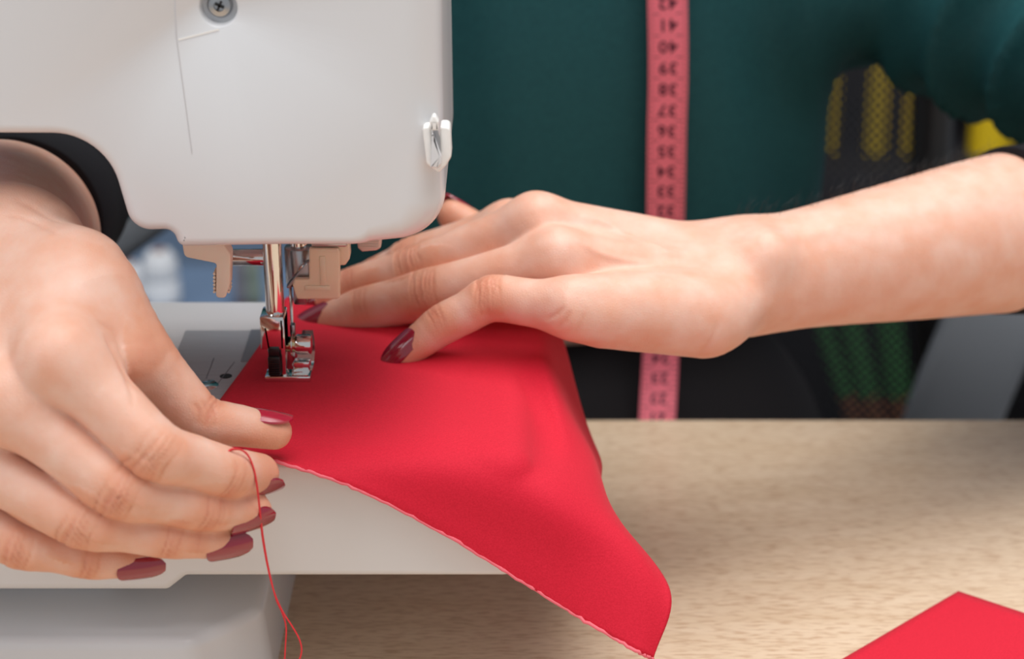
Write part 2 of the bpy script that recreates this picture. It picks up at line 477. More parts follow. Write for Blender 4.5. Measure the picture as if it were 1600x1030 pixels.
    for k in range(6):
        for sx_ in (336.5, 359):
            p = PY(sx_, 424 + k * 5.6, yl + 0.0035)
            cyl('lever_rib', (p[0], yl + 0.0008, p[2]), (p[0], yl + 0.0062, p[2]), 0.00045, m_beige, lev, None, 8)
    # horizontal thread guide bar
    a_ = PY(352, 402, 0.655); b_ = PY(430, 402, 0.655)
    cyl('thread_guide_bar', a_, b_, 0.0030, m_chrome, t, None, 24, 0.0004)

    # presser bar and needle bar
    Yp = FOOT[1] + 0.0062
    pt = PY(427, 380, Yp); pb = PY(434, 500, Yp)
    xb = (pt[0] + pb[0]) / 2 - 0.0006
    zt = 0.93
    cyl('presser_bar', (xb, Yp, BED + 0.020), (xb, Yp, zt), 0.0033, m_chrome, t, None, 28)
    cyl('presser_bar_collar', (xb, Yp, BED + 0.025), (xb, Yp, BED + 0.030), 0.0029, m_steel, t, None, 28)
    xn = xb + 0.0072; Yn = Yp + 0.010
    cyl('needle_bar', (xn + 0.0008, Yn, BED + 0.036), (xn + 0.0008, Yn, zt), 0.0031, m_chrome, t, None, 28)
    cl = cyl('needle_clamp', (xn + 0.001, Yn, BED + 0.033), (xn + 0.001, Yn, BED + 0.047), 0.0052, m_steel, t, 0.0052, 28, 0.0006)
    box('needle_clamp_jaw', (xn - 0.0014, Yn - 0.004, BED + 0.026), (xn + 0.0034, Yn + 0.003, BED + 0.036), m_steel, t, 0.0008)
    p = PY(478, 422, Yn - 0.006)
    ns = cyl('clamp_screw', (p[0], Yn - 0.0075, p[2]), (p[0], Yn + 0.002, p[2]), 0.0026, m_chrome, t, None, 24, 0.0005)
    cyl('clamp_screw_socket', (p[0], Yn - 0.0077, p[2]), (p[0], Yn - 0.0073, p[2]), 0.0012, m_hole, t, None, 6)
    ndx = PY(456, 500, Yn)[0]
    tube('needle', [(ndx, Yn, BED + 0.034), (ndx, Yn, BED + 0.006), (ndx, Yn, BED + 0.0015)], [0.0006, 0.0005, 0.0001], m_chrome, t, 12)
    # automatic threader plate
    yt = Yn - 0.013
    poly = [(483, 389, 2), (528, 389, 2), (531, 395, 2), (531, 466, 4), (526, 468, 3), (464, 468, 4), (457, 446, 3), (460, 437, 3), (483, 437, 2)]
    pp = []
    for a_, b_, r_ in poly:
        p = PY(a_, b_, yt); pp.append((p[0], p[2], r_ * 0.00025))
    th_ = extrude_xz('needle_threader', round_poly(pp, 4), yt, yt + 0.003, 0.0006, m_clear, t, None, 3)
    tag(th_, 'ivory angled plate of the needle threader beside the needle bar')
    bm = bmesh.new()
    p0 = PY(499, 400, yt); p1 = PY(510, 446, yt)
    bm_box(bm, (p0[0], yt - 0.0004, p1[2]), (p1[0], yt + 0.001, p0[2]), 0.0003)
    p0 = PY(476, 446, yt); p1 = PY(516, 454, yt)
    bm_box(bm, (p0[0], yt - 0.0004, p1[2]), (p1[0], yt + 0.001, p0[2]), 0.0003)
    bm_obj('threader_ridge', bm, m_clear, th_)
    p0 = PY(486, 378, yt + 0.006); p1 = PY(547, 411, yt + 0.006)
    poly = [(520, 372, 1), (546, 372, 1), (547, 402, 5), (540, 412, 4), (527, 412, 3)]
    pp = []
    for a_, b_, r_ in poly:
        p = PY(a_, b_, yt + 0.004); pp.append((p[0], p[2], r_ * 0.00025))
    extrude_xz('threader_slider', round_poly(pp, 4), yt + 0.002, yt + 0.009, 0.0006, m_clear, t, None, 3)
    p0 = PY(486, 388, yt); p1 = PY(541, 376, yt)
    box('threader_shaft', (p0[0], yt + 0.001, p0[2]), (p1[0], yt + 0.006, p1[2]), m_steel, t, 0.0005)
    poly = [(446, 448, 2), (483, 404, 2), (486, 436, 1), (463, 437, 2), (456, 448, 1)]
    pp = []
    for a_, b_, r_ in poly:
        p = PY(a_, b_, yt + 0.006); pp.append((p[0], p[2], r_ * 0.00025))
    extrude_xz('threader_bracket', round_poly(pp, 4), yt + 0.004, yt + 0.008, 0.0005, m_steel, t, None, 3)
    # small translucent tab under the end of the head
    yq = 0.66
    poly = [(558, 372, 1), (595, 370, 1), (595, 388, 4), (588, 392, 3), (566, 394, 3), (559, 388, 3)]
    pp = []
    for a_, b_, r_ in poly:
        p = PY(a_, b_, yq); pp.append((p[0], p[2], r_ * 0.00025))
    tb = extrude_xz('threader_tab', round_poly(pp, 4), yq, yq + 0.006, 0.0007, m_beige, t, None, 3)
    for k in range(4):
        p = PY(577, 374 + k * 4, yq); box('tab_rib', (p[0] - 0.0032, yq - 0.0003, p[2] - 0.0002), (p[0] + 0.0032, yq + 0.0005, p[2] + 0.0002), m_beige, tb, 0)

    # presser foot
    fx, fy, fz = FOOT[0], FOOT[1], BED + 0.0012
    u = 1 / (F / depth(FOOT))        # metres per pixel here
    xs0 = fx - 34 * u; xs1 = fx + 36 * u
    foot = bmesh.new()
    # sole: two toes joined by a heel plate, toes curling up away from the camera
    def toe(x0, x1, y0, y1):
        N = 12; vs = []
        for i in range(N + 1):
            tt = i / N; y = y0 + (y1 - y0) * tt
            z = fz + 0.0085 * max(0, (tt - 0.45) / 0.55) ** 1.8
            shr = 0.0012 * max(0, (tt - 0.7) / 0.3) ** 2
            th2 = 0.0022 - 0.0009 * tt
            vs.append([foot.verts.new(c) for c in ((x0 + shr, y, z), (x1 - shr, y, z), (x1 - shr, y, z + th2), (x0 + shr, y, z + th2))])
        for A, B in zip(vs[:-1], vs[1:]):
            for k in range(4): foot.faces.new((A[k], A[(k + 1) % 4], B[(k + 1) % 4], B[k]))
        foot.faces.new(vs[0]); foot.faces.new(vs[-1][::-1])
    toe(xs0, xs0 + 0.0062, fy, fy + 0.024)
    toe(xs1 - 0.0062, xs1, fy, fy + 0.026)
    bm_box(foot, (xs0 - 0.0002, fy - 0.0004, fz), (xs1 + 0.0002, fy + 0.007, fz + 0.0028), 0.0006)
    bm_box(foot, (xs0 + 0.0095, fy + 0.004, fz + 0.002), (xs1 - 0.0005, fy + 0.006, fz + 0.0065), 0.0005)
    bm_box(foot, (xs0 + 0.0095, fy + 0.009, fz + 0.002), (xs1 - 0.0005, fy + 0.0105, fz + 0.0055), 0.0005)
    so = bm_obj('presser_foot', foot, m_chrome, t)
    tag(so, 'chrome presser foot pressing the red fabric')
    cyl('foot_pin', (xs0 + 0.009, fy + 0.0072, fz + 0.0042), (xs1 - 0.001, fy + 0.0072, fz + 0.0042), 0.0007, m_chrome, so, None, 12)
    # ankle: upright chrome channel
    ax0, ax1 = fx - 39 * u, fx - 1 * u
    ank = bmesh.new()
    yk0, yk1 = fy + 0.0005, fy + 0.0115
    ztop = BED + 0.0262
    bm_box(ank, (ax0, yk0, fz + 0.0125), (ax1, yk1, ztop), 0.0007)
    bm_box(ank, (ax0 + 0.0008, yk0, fz + 0.003), (ax0 + 0.0020, yk1, ztop - 0.004), 0.0003, 2, Matrix.Rotation(math.radians(-7), 3, 'Y'), (ax0, yk0, ztop))
    bm_box(ank, (ax1 - 0.0016, yk0, fz + 0.002), (ax1, yk1, ztop - 0.001), 0.0003)
    an = bm_obj('foot_ankle', ank, m_chrome, t)
    tag(an, 'square chrome ankle clamped to the presser bar')
    rl = bmesh.new()
    lv0 = ax0 + 0.0024; lv1 = ax1 - 0.0018
    bm_box(rl, (lv0, yk0 - 0.0016, fz + 0.0030), (lv1, yk0 + 0.004, fz + 0.0105), 0.0006)
    bm_box(rl, (lv0 + 0.0002, yk0 - 0.0007, fz + 0.0100), (lv1 - 0.0002, yk0 + 0.004, fz + 0.0135), 0.0004)
    rlo = bm_obj('foot_release_lever', rl, m_black, t)
    tag(rlo, 'ribbed black release lever on the back of the foot')
    for k in range(7):
        z = fz + 0.0035 + k * 0.00092
        box('grip_rib', (lv0 + 0.0004, yk0 - 0.0021, z), (lv1 - 0.0004, yk0 - 0.0012, z + 0.00045), m_black, rlo, 0.0001)
    # thumb screw on the right
    z = fz + 0.0125; y = fy + 0.006
    ts = cyl('foot_thumb_screw', (ax1, y, z), (ax1 + 0.0035, y, z), 0.0028, m_brass, t, None, 24, 0.0003)
    cyl('thumb_screw_head', (ax1 + 0.0030, y, z), (ax1 + 0.0088, y, z), 0.0036, m_chrome, ts, None, 20, 0.0006)
    cyl('thumb_screw_washer', (ax1 + 0.0016, y, z), (ax1 + 0.0022, y, z), 0.0042, m_chrome, ts, None, 24, 0.0002)
    box('ankle_guide', (ax1 + 0.001, y + 0.002, z + 0.002), (ax1 + 0.0028, y + 0.005, z + 0.0065), m_steel, an, 0.0005)
    return t
sewing_machine()

# ------------------------------------------------------------------ signed distance modelling
def smin(a, b, k):
    h = np.maximum(k - np.abs(a - b), 0.0) / k
    return np.minimum(a, b) - h * h * k * 0.25
def cap(P, a, b, ra, rb):
    a = np.asarray(a, np.float32); ba = (np.asarray(b, np.float32) - a)
    pa = P - a
    h = np.clip(pa @ ba / (ba @ ba + 1e-12), 0, 1)
    dv = pa - h[:, None] * ba
    return np.sqrt(np.einsum('ij,ij->i', dv, dv)) - (ra + (rb - ra) * h)
FAR = np.float32(0.03)
def chain(P, pts, k=0.003):
    d = None
    lo, hi = P.min(0), P.max(0); cc = ((lo + hi) / 2).astype(float); R_ = float(np.linalg.norm(hi - lo)) / 2
    for (a, ra), (b, rb) in zip(pts[:-1], pts[1:]):
        a = np.asarray(a, float); b = np.asarray(b, float); ba = b - a; h = min(1, max(0, (cc - a) @ ba / (ba @ ba + 1e-12)))
        if np.linalg.norm(cc - a - h * ba) - max(ra, rb) - R_ > FAR: continue
        c = cap(P, a, b, ra, rb)
        d = c if d is None else (smin(d, c, k) if k > 0.0015 else np.minimum(d, c))
    return np.full(len(P), FAR) if d is None else d
def ellip(P, c, R, r):
    q = (P - np.asarray(c, np.float32)) @ np.asarray(R, np.float32).T
    r = np.asarray(r, np.float32)
    k0 = np.sqrt(((q / r) ** 2).sum(1)); k1 = np.sqrt(((q / r ** 2) ** 2).sum(1)) + 1e-9
    return k0 * (k0 - 1) / k1
def feval(f, P, cell=0.008):
    """evaluate in spatially compact batches so that far primitives are skipped"""
    q = ((P - P.min(0)) / cell).astype(np.int64)
    key = np.zeros(len(P), np.int64)
    for bit in range(8):
        for a in range(3): key |= ((q[:, a] >> bit) & 1) << (3 * bit + a)
    o = np.argsort(key, kind='stable'); out = np.empty(len(P), np.float32)
    Q = P[o]
    for s_ in range(0, len(P), 3000): out[o[s_:s_ + 3000]] = f(Q[s_:s_ + 3000])
    return out
TET = np.array([(1, 1, 1), (1, -1, -1), (-1, 1, -1), (-1, -1, 1)], np.float32)
def grad(f, P, e=2e-4):
    g = np.zeros_like(P)
    for k in TET: g += k * feval(f, P + k * e)[:, None]
    return g / (np.linalg.norm(g, axis=1)[:, None] + 1e-12)
def surface(f, lo, hi, h):
    lo = np.asarray(lo, np.float32); B = 8
    nb = np.ceil((np.asarray(hi) - lo) / (h * B)).astype(int)
    n = nb * B
    bi = np.stack(np.meshgrid(*[np.arange(k) for k in nb], indexing='ij'), -1).reshape(-1, 3)
    cen = lo + (bi * B + (B - 1) / 2).astype(np.float32) * h
    cen = cen.astype(np.float32)
    fc = feval(f, cen, h * B * 2)
    V = np.empty(tuple(n), np.float32)
    V6 = V.reshape(nb[0], B, nb[1], B, nb[2], B)
    V6[:] = fc.reshape(nb[0], 1, nb[1], 1, nb[2], 1)
    act = np.abs(fc) < (0.9 * B * h + 1.5 * h)
    ab = bi[act]
    off = np.stack(np.meshgrid(*[np.arange(B)] * 3, indexing='ij'), -1).reshape(-1, 3)
    pts = (lo + (ab[:, None, :] * B + off[None]).reshape(-1, 3).astype(np.float32) * h).astype(np.float32)
    v = feval(f, pts, h * B).reshape(len(ab), B, B, B)
    V6[ab[:, 0], :, ab[:, 1], :, ab[:, 2], :] = v
    I = V < 0
    c8 = [I[dx:n[0] - 1 + dx, dy:n[1] - 1 + dy, dz:n[2] - 1 + dz] for dx in (0, 1) for dy in (0, 1) for dz in (0, 1)]
    sm = sum(c.astype(np.int8) for c in c8)
    mixed = (sm > 0) & (sm < 8)
    ci = np.argwhere(mixed)
    idx = -np.ones(mixed.shape, np.int32); idx[mixed] = np.arange(len(ci))
    corners = np.array([(dx, dy, dz) for dx in (0, 1) for dy in (0, 1) for dz in (0, 1)])
    vals = np.stack([V[ci[:, 0] + c[0], ci[:, 1] + c[1], ci[:, 2] + c[2]] for c in corners], 1)
    acc = np.zeros((len(ci), 3), np.float32); cnt = np.zeros(len(ci), np.float32)
    for i in range(8):
        for j in range(i + 1, 8):
            if np.abs(corners[i] - corners[j]).sum() != 1: continue
            a, b = vals[:, i], vals[:, j]; m = (a < 0) != (b < 0)
            t = np.where(m, a / np.where(m, a - b, 1), 0)
            p = corners[i] + t[:, None] * (corners[j] - corners[i])
            acc[m] += p[m]; cnt[m] += 1
    verts = lo + (ci + acc / cnt[:, None]) * h
    faces = []
    for ax in range(3):
        sl0 = [slice(None)] * 3; sl1 = [slice(None)] * 3
        sl0[ax] = slice(0, n[ax] - 1); sl1[ax] = slice(1, n[ax])
        ch = I[tuple(sl0)] != I[tuple(sl1)]
        e = np.argwhere(ch)
        b_, c_ = [(1, 2), (2, 0), (0, 1)][ax]
        e = e[(e[:, b_] > 0) & (e[:, c_] > 0) & (e[:, b_] < n[b_] - 1) & (e[:, c_] < n[c_] - 1)]
        s = I[e[:, 0], e[:, 1], e[:, 2]]
        def cell(db, dc):
            q = e.copy(); q[:, b_] -= db; q[:, c_] -= dc
            return idx[q[:, 0], q[:, 1], q[:, 2]]
        quad = np.stack([cell(1, 1), cell(0, 1), cell(0, 0), cell(1, 0)], 1)
        quad[~s] = quad[~s][:, ::-1]
        faces.append(quad)
    faces = np.concatenate(faces); faces = faces[(faces >= 0).all(1)]
    verts = verts.astype(np.float32)
    d = feval(f, verts); verts = verts - np.clip(d, -h, h)[:, None] * grad(f, verts)
    return verts, faces
def np_mesh(name, verts, faces):
    me = bpy.data.meshes.new(name)
    me.vertices.add(len(verts)); me.vertices.foreach_set('co', np.asarray(verts, np.float32).ravel())
    me.loops.add(faces.size); me.loops.foreach_set('vertex_index', faces.astype(np.int32).ravel())
    me.polygons.add(len(faces)); me.polygons.foreach_set('loop_start', np.arange(0, faces.size, 4, dtype=np.int32))
    me.update(); me.validate()
    return me
def hit(f, px, py, d0=0.5, d1=1.3):
    d = d0; v = (FWD + (px - 800) / F * RIGHT - (py - 515) / F * UP)
    for _ in range(200):
        p = (CAM + d * v).astype(np.float32)[None]
        s = float(f(p)[0])
        if s < 5e-5: return p[0].astype(float)
        d += s * 0.8
        if d > d1: break
    return None
def fbm(P, scale, seed=0, octaves=3):
    """cheap smooth pseudo noise"""
    rng = np.random.RandomState(seed); out = np.zeros(len(P)); amp = 1.0
    for o in range(octaves):
        for k in range(5):
            d = rng.normal(size=3); d /= np.linalg.norm(d)
            out += amp * np.sin(P @ (d * scale * (2 ** o)) + rng.rand() * 6.28) / 5
        amp *= 0.5
    return out

# ------------------------------------------------------------------ the two hands
def RP(px, py, d, r): return (PD(px, py, d / 1000), r * d / 1000 / F)
def LP(px, py, Y, r):
    p = PY(px, py, Y / 1000); return (p, r * depth(p) / F)
def smooth_chain(pts, n=6):
    return [(q[:3], float(q[3])) for q in catmull([(*p, r) for p, r in pts], n)]
def finger(pts):
    X = []
    for i, ((a, ra), (b, rb)) in enumerate(zip(pts[:-1], pts[1:])):
        X.append((*a, ra)); X.append((*((a + b) / 2), 0.5 * (ra + rb) * (0.955 if i < len(pts) - 2 else 1.0)))
    X.append((*pts[-1][0], pts[-1][1]))
    return [(q[:3], float(q[3])) for q in catmull(X, 3)]

R = {
 'thumb':  [RP(120, 440, 622, 82), RP(222, 562, 618, 52), RP(316, 655, 624, 38), RP(428, 675, 632, 28)],
 'index':  [RP(95, 560, 588, 60), RP(243, 702, 588, 47), RP(350, 738, 604, 41), RP(403, 741, 620, 33)],
 'middle': [RP(5, 625, 590, 57), RP(188, 766, 590, 44), RP(318, 794, 604, 36), RP(396, 799, 618, 29)],
 'ring':   [RP(-65, 705, 598, 52), RP(130, 815, 594, 42), RP(262, 840, 604, 33), RP(352, 846, 616, 27)],
 'pinky':  [RP(-110, 775, 608, 46), RP(32, 850, 602, 38), RP(138, 874, 608, 31), RP(222, 879, 614, 25)],
}
RF = {k: finger(v) for k, v in R.items()}
R_meta = [
 [RP(42, 398, 640, 88), RP(95, 560, 588, 60)],
 [RP(0, 420, 640, 88), RP(5, 625, 590, 57)],
 [RP(-50, 440, 642, 86), RP(-65, 705, 598, 52)],
 [RP(-90, 470, 646, 80), RP(-110, 775, 608, 46)],
]
R_web = [RP(140, 470, 612, 66), RP(185, 560, 606, 44)]
R_arm = [RP(10, 400, 645, 92), RP(0, 388, 680, 112), RP(2, 372, 730, 140), RP(22, 325, 790, 138), RP(45, 268, 880, 132)]
R_armc = smooth_chain(R_arm)
def sdf_R(P):
    palm = None
    for c in R_meta:
        d = chain(P, c, 0.001)
        palm = d if palm is None else smin(palm, d, 0.010)
    palm = smin(palm, cap(P, R_web[0][0], R_web[1][0], R_web[0][1], R_web[1][1]), 0.014)
    palm = smin(palm, chain(P, R_armc, 0.006), 0.016)
    fg = None
    for k in ('index', 'middle', 'ring', 'pinky'):
        d = chain(P, RF[k], 0.001)
        fg = d if fg is None else smin(fg, d, 0.0014)
    d = smin(palm, fg, 0.008)
    th = chain(P, RF['thumb'], 0.001)
    d2 = smin(palm, th, 0.012)
    return np.minimum(smin(d, th, 0.0016), d2)

L = {
 'pinky':  [LP(893, 480, 655, 43), LP(770, 467, 664, 36), LP(692, 507, 664, 32), LP(632, 551, 662, 25)],
 'ring':   [LP(872, 405, 683, 46), LP(675, 461, 693, 41), LP(575, 483, 698, 36), LP(494, 509, 701, 28)],
 'middle': [LP(838, 351, 703, 46), LP(652, 424, 712, 40), LP(556, 450, 717, 34), LP(483, 480, 717, 26)],
 'index':  [LP(797, 356, 722, 40), LP(648, 405, 738, 35), LP(597, 428, 745, 30), LP(563, 441, 748, 25)],
 'thumb':  [LP(1040, 415, 722, 50), LP(860, 400, 745, 36), LP(772, 380, 752, 31), LP(708, 336, 757, 25)],
}
LF = {k: finger(v) for k, v in L.items()}
L_meta = [
 [LP(1135, 410, 722, 50), LP(797, 356, 722, 38)],
 [LP(1135, 412, 712, 52), LP(838, 351, 703, 46)],
 [LP(1140, 448, 697, 55), LP(872, 405, 683, 45)],
 [LP(1130, 478, 682, 56), LP(893, 480, 655, 42)],
]
L_hyp = [LP(1100, 503, 672, 52), LP(945, 492, 660, 42)]
L_arm = [LP(1160, 436, 705, 76), LP(1230, 424, 712, 80), LP(1400, 394, 733, 100), LP(1620, 358, 766, 122), LP(1900, 345, 815, 135)]
L_bump = LP(1200, 400, 693, 32)
L_armc = smooth_chain(L_arm)
def sdf_L(P):
    palm = None
    for c in L_meta:
        d = chain(P, c, 0.001)
        palm = d if palm is None else smin(palm, d, 0.008)
    palm = smin(palm, cap(P, L_hyp[0][0], L_hyp[1][0], L_hyp[0][1], L_hyp[1][1]), 0.014)
    palm = smin(palm, chain(P, L_armc, 0.006), 0.016)
    palm = smin(palm, cap(P, L_bump[0], L_bump[0] + 1e-5, L_bump[1], L_bump[1]), 0.010)
    fg = None
    for k in ('index', 'middle', 'ring', 'pinky'):
        d = chain(P, LF[k], 0.001)
        fg = d if fg is None else smin(fg, d, 0.0016)
    d = smin(palm, fg, 0.007)
    th = chain(P, LF['thumb'], 0.001)
    return np.minimum(smin(d, th, 0.0016), smin(palm, th, 0.010))

def skin_detail(f, V, hand, dorsal, seed, creases):
    """displace knuckle creases etc.; returns displaced vertices and tint"""
    N = grad(f, V)
    disp = np.zeros(len(V)); tint = np.zeros(len(V))
    for name, pts in hand.items():
        dn = dorsal[name]; dn = dn / np.linalg.norm(dn)
        for j in (1, 2):
            c, r = pts[j]
            ax = pts[j + 1][0] - pts[j - 1][0]; ax = ax / np.linalg.norm(ax)
            n = dn - ax * (dn @ ax); n /= np.linalg.norm(n)
            s = np.cross(ax, n)
            q = V - c; near = (np.abs(q @ ax) < 2.2 * r) & (np.linalg.norm(q, axis=1) < 2.0 * r)
            if not near.any(): continue
            q = q[near]; a = q @ ax; b = q @ s; h = q @ n
            ang = N[near] @ n
            m = np.clip((ang + 0.05) / 0.5, 0, 1) * np.clip((h / r + 0.2) / 0.4, 0, 1)
            wob = 0.0011 * fbm(V[near], 330, seed + j, 3)
            big = (j == 1)
            A = creases * (1.0 if big else 0.65)
            offs = (-0.0052, -0.0034, -0.0018, -0.0002, 0.0014, 0.0030, 0.0046) if big else (-0.0022, -0.0008, 0.0007, 0.0021)
            if name == 'thumb' and j == 1: offs = ()
            tot = np.zeros(len(q))
            for i_, o_ in enumerate(offs):
                rs = np.random.RandomState(seed * 31 + i_ * 7 + j)
                cur = (1 if o_ > 0 else -1) * b * b * 22 * abs(o_) * 40
                ln = np.exp(-((a - o_ - wob - cur * 0.25 - rs.normal() * 0.0002) / 0.00042) ** 2)
                ext = np.clip(1.2 - np.abs(b - rs.normal() * 0.2 * r) / (r * (0.75 + 0.25 * rs.rand())), 0, 1)
                tot += ln * (0.55 + 0.45 * rs.rand()) * ext
            disp[near] -= A * np.minimum(tot, 1.2) * m
            fall = np.exp(-(a / (0.8 * r)) ** 2) * m
            disp[near] += 0.0005 * fall * (1 if big else 0.3)
            tint[near] = np.maximum(tint[near], 0.20 * fall + 0.26 * np.minimum(tot, 1) * m)
        # fingertip tint
        c, r = pts[3]
        q = np.linalg.norm(V - c, axis=1)
        tint = np.maximum(tint, 0.34 * np.exp(-(q / (1.5 * r)) ** 2))
        # web / underside redness
        c, r = pts[0]
    disp += 0.00006 * fbm(V, 900, seed + 5, 2)
    return N, disp, tint
def lines(f, V, disp, tint, segs):
    """raised veins / pressed skin folds: polylines in pixels followed on the surface"""
    for pts, width, amp, tn in segs:
        P3 = [hit(f, *p) for p in pts]; P3 = [p for p in P3 if p is not None]
        if len(P3) < 2: continue
        P3 = catmull(P3, 6)
        d = np.full(len(V), 9.0)
        lo, hi = P3.min(0) - 4 * width, P3.max(0) + 4 * width
        near = np.nonzero(((V > lo) & (V < hi)).all(1))[0]
        if not len(near): continue
        Q = V[near]; dd = np.full(len(Q), 9.0); tt = np.zeros(len(Q))
        for i, (a, b) in enumerate(zip(P3[:-1], P3[1:])):
            ba = b - a; h = np.clip((Q - a) @ ba / (ba @ ba + 1e-15), 0, 1)
            x = np.linalg.norm(Q - a - h[:, None] * ba, axis=1)
            up = x < dd; dd[up] = x[up]; tt[up] = (i + h[up]) / (len(P3) - 1)
        fade = np.clip(np.minimum(tt, 1 - tt) * 5, 0, 1)
        g = np.exp(-(dd / width) ** 2) * fade
        disp[near] += amp * g; tint[near] = tint[near] + tn * g
    return disp, tint

def nail(f, name, c, t, n, length, width, m, parent, lift=0.00045, droop=0.10, label=None):
    """almond nail: c a point on the bone axis, t along the finger, n outwards"""
    t = np.asarray(t, float); t /= np.linalg.norm(t); n = np.asarray(n, float); n = n - t * (n @ t); n /= np.linalg.norm(n)
    s = np.cross(n, t)
    p = np.asarray(c, float).copy()
    for _ in range(60):
        d = float(f(p.astype(np.float32)[None])[0])
        if abs(d) < 3e-5: break
        p = p - n * d * 0.9
    g_ = grad(f, p.astype(np.float32)[None], 8e-4)[0].astype(float)
    n = (g_ @ n) * n + np.clip(g_ @ t, -0.22, 0.22) * t; n /= np.linalg.norm(n); t = t - n * (t @ n); t /= np.linalg.norm(t); s = np.cross(n, t)
    Rn = np.linalg.norm(p - np.asarray(c, float)); hw = min(width / 2, 0.92 * Rn)
    arch = min(0.30, max(0.10, 0.93 * (Rn - math.sqrt(Rn * Rn - hw * hw)) / width))
    p = p + n * lift
    NU, NV = 16, 14; vs, fs = [], []
    for lay in (0, 1):
        for i in range(NU + 1):
            u = i / NU
            if u < 0.12: wv = 0.72 + 0.28 * math.sin(u / 0.12 * math.pi / 2)
            elif u < 0.55: wv = 1.0
            else: wv = math.sqrt(max(0.0, 1 - ((u - 0.55) / 0.47) ** 2.0)) ** 0.85
            wv = max(wv, 0.16)
            for j in range(NV + 1):
                q = -1 + 2 * j / NV
                x = q * wv * width / 2
                hgt = -arch * width * (q * wv) ** 2 - droop * length * (u - 0.35) ** 2 * 1.6
                base = -0.06 * length * (1 - q * q) * (1 - u) if u < 0.2 else 0
                vs.append(p + t * (length * (u - 0.45) + base) + s * x + n * (hgt - (0.0007 if lay else 0.0)))
    st = NV + 1; tot = (NU + 1) * st
    for i in range(NU):
        for j in range(NV):
            a = i * st + j
            fs.append((a, a + 1, a + st + 1, a + st)); fs.append((tot + a, tot + a + st, tot + a + st + 1, tot + a + 1))
    def rim(seq):
        for a, b_ in zip(seq[:-1], seq[1:]): fs.append((a, tot + a, tot + b_, b_))
    ring = [j for j in range(st)] + [i * st + NV for i in range(1, NU + 1)] + [NU * st + j for j in range(NV - 1, -1, -1)] + [i * st for i in range(NU - 1, -1, -1)]
    rim(ring)
    bm = bmesh.new()
    bv = [bm.verts.new([float(x) for x in v]) for v in vs]
    for q in fs: bm.faces.new([bv[k] for k in q])
    o = bm_obj('fingernail', bm, m, parent, True, 50)
    if label: tag(o, label)
    return o

person = thing('person', 'person in a dark green sweater sewing, both hands on the red fabric', 'person', (0.02, 1.00, 0))

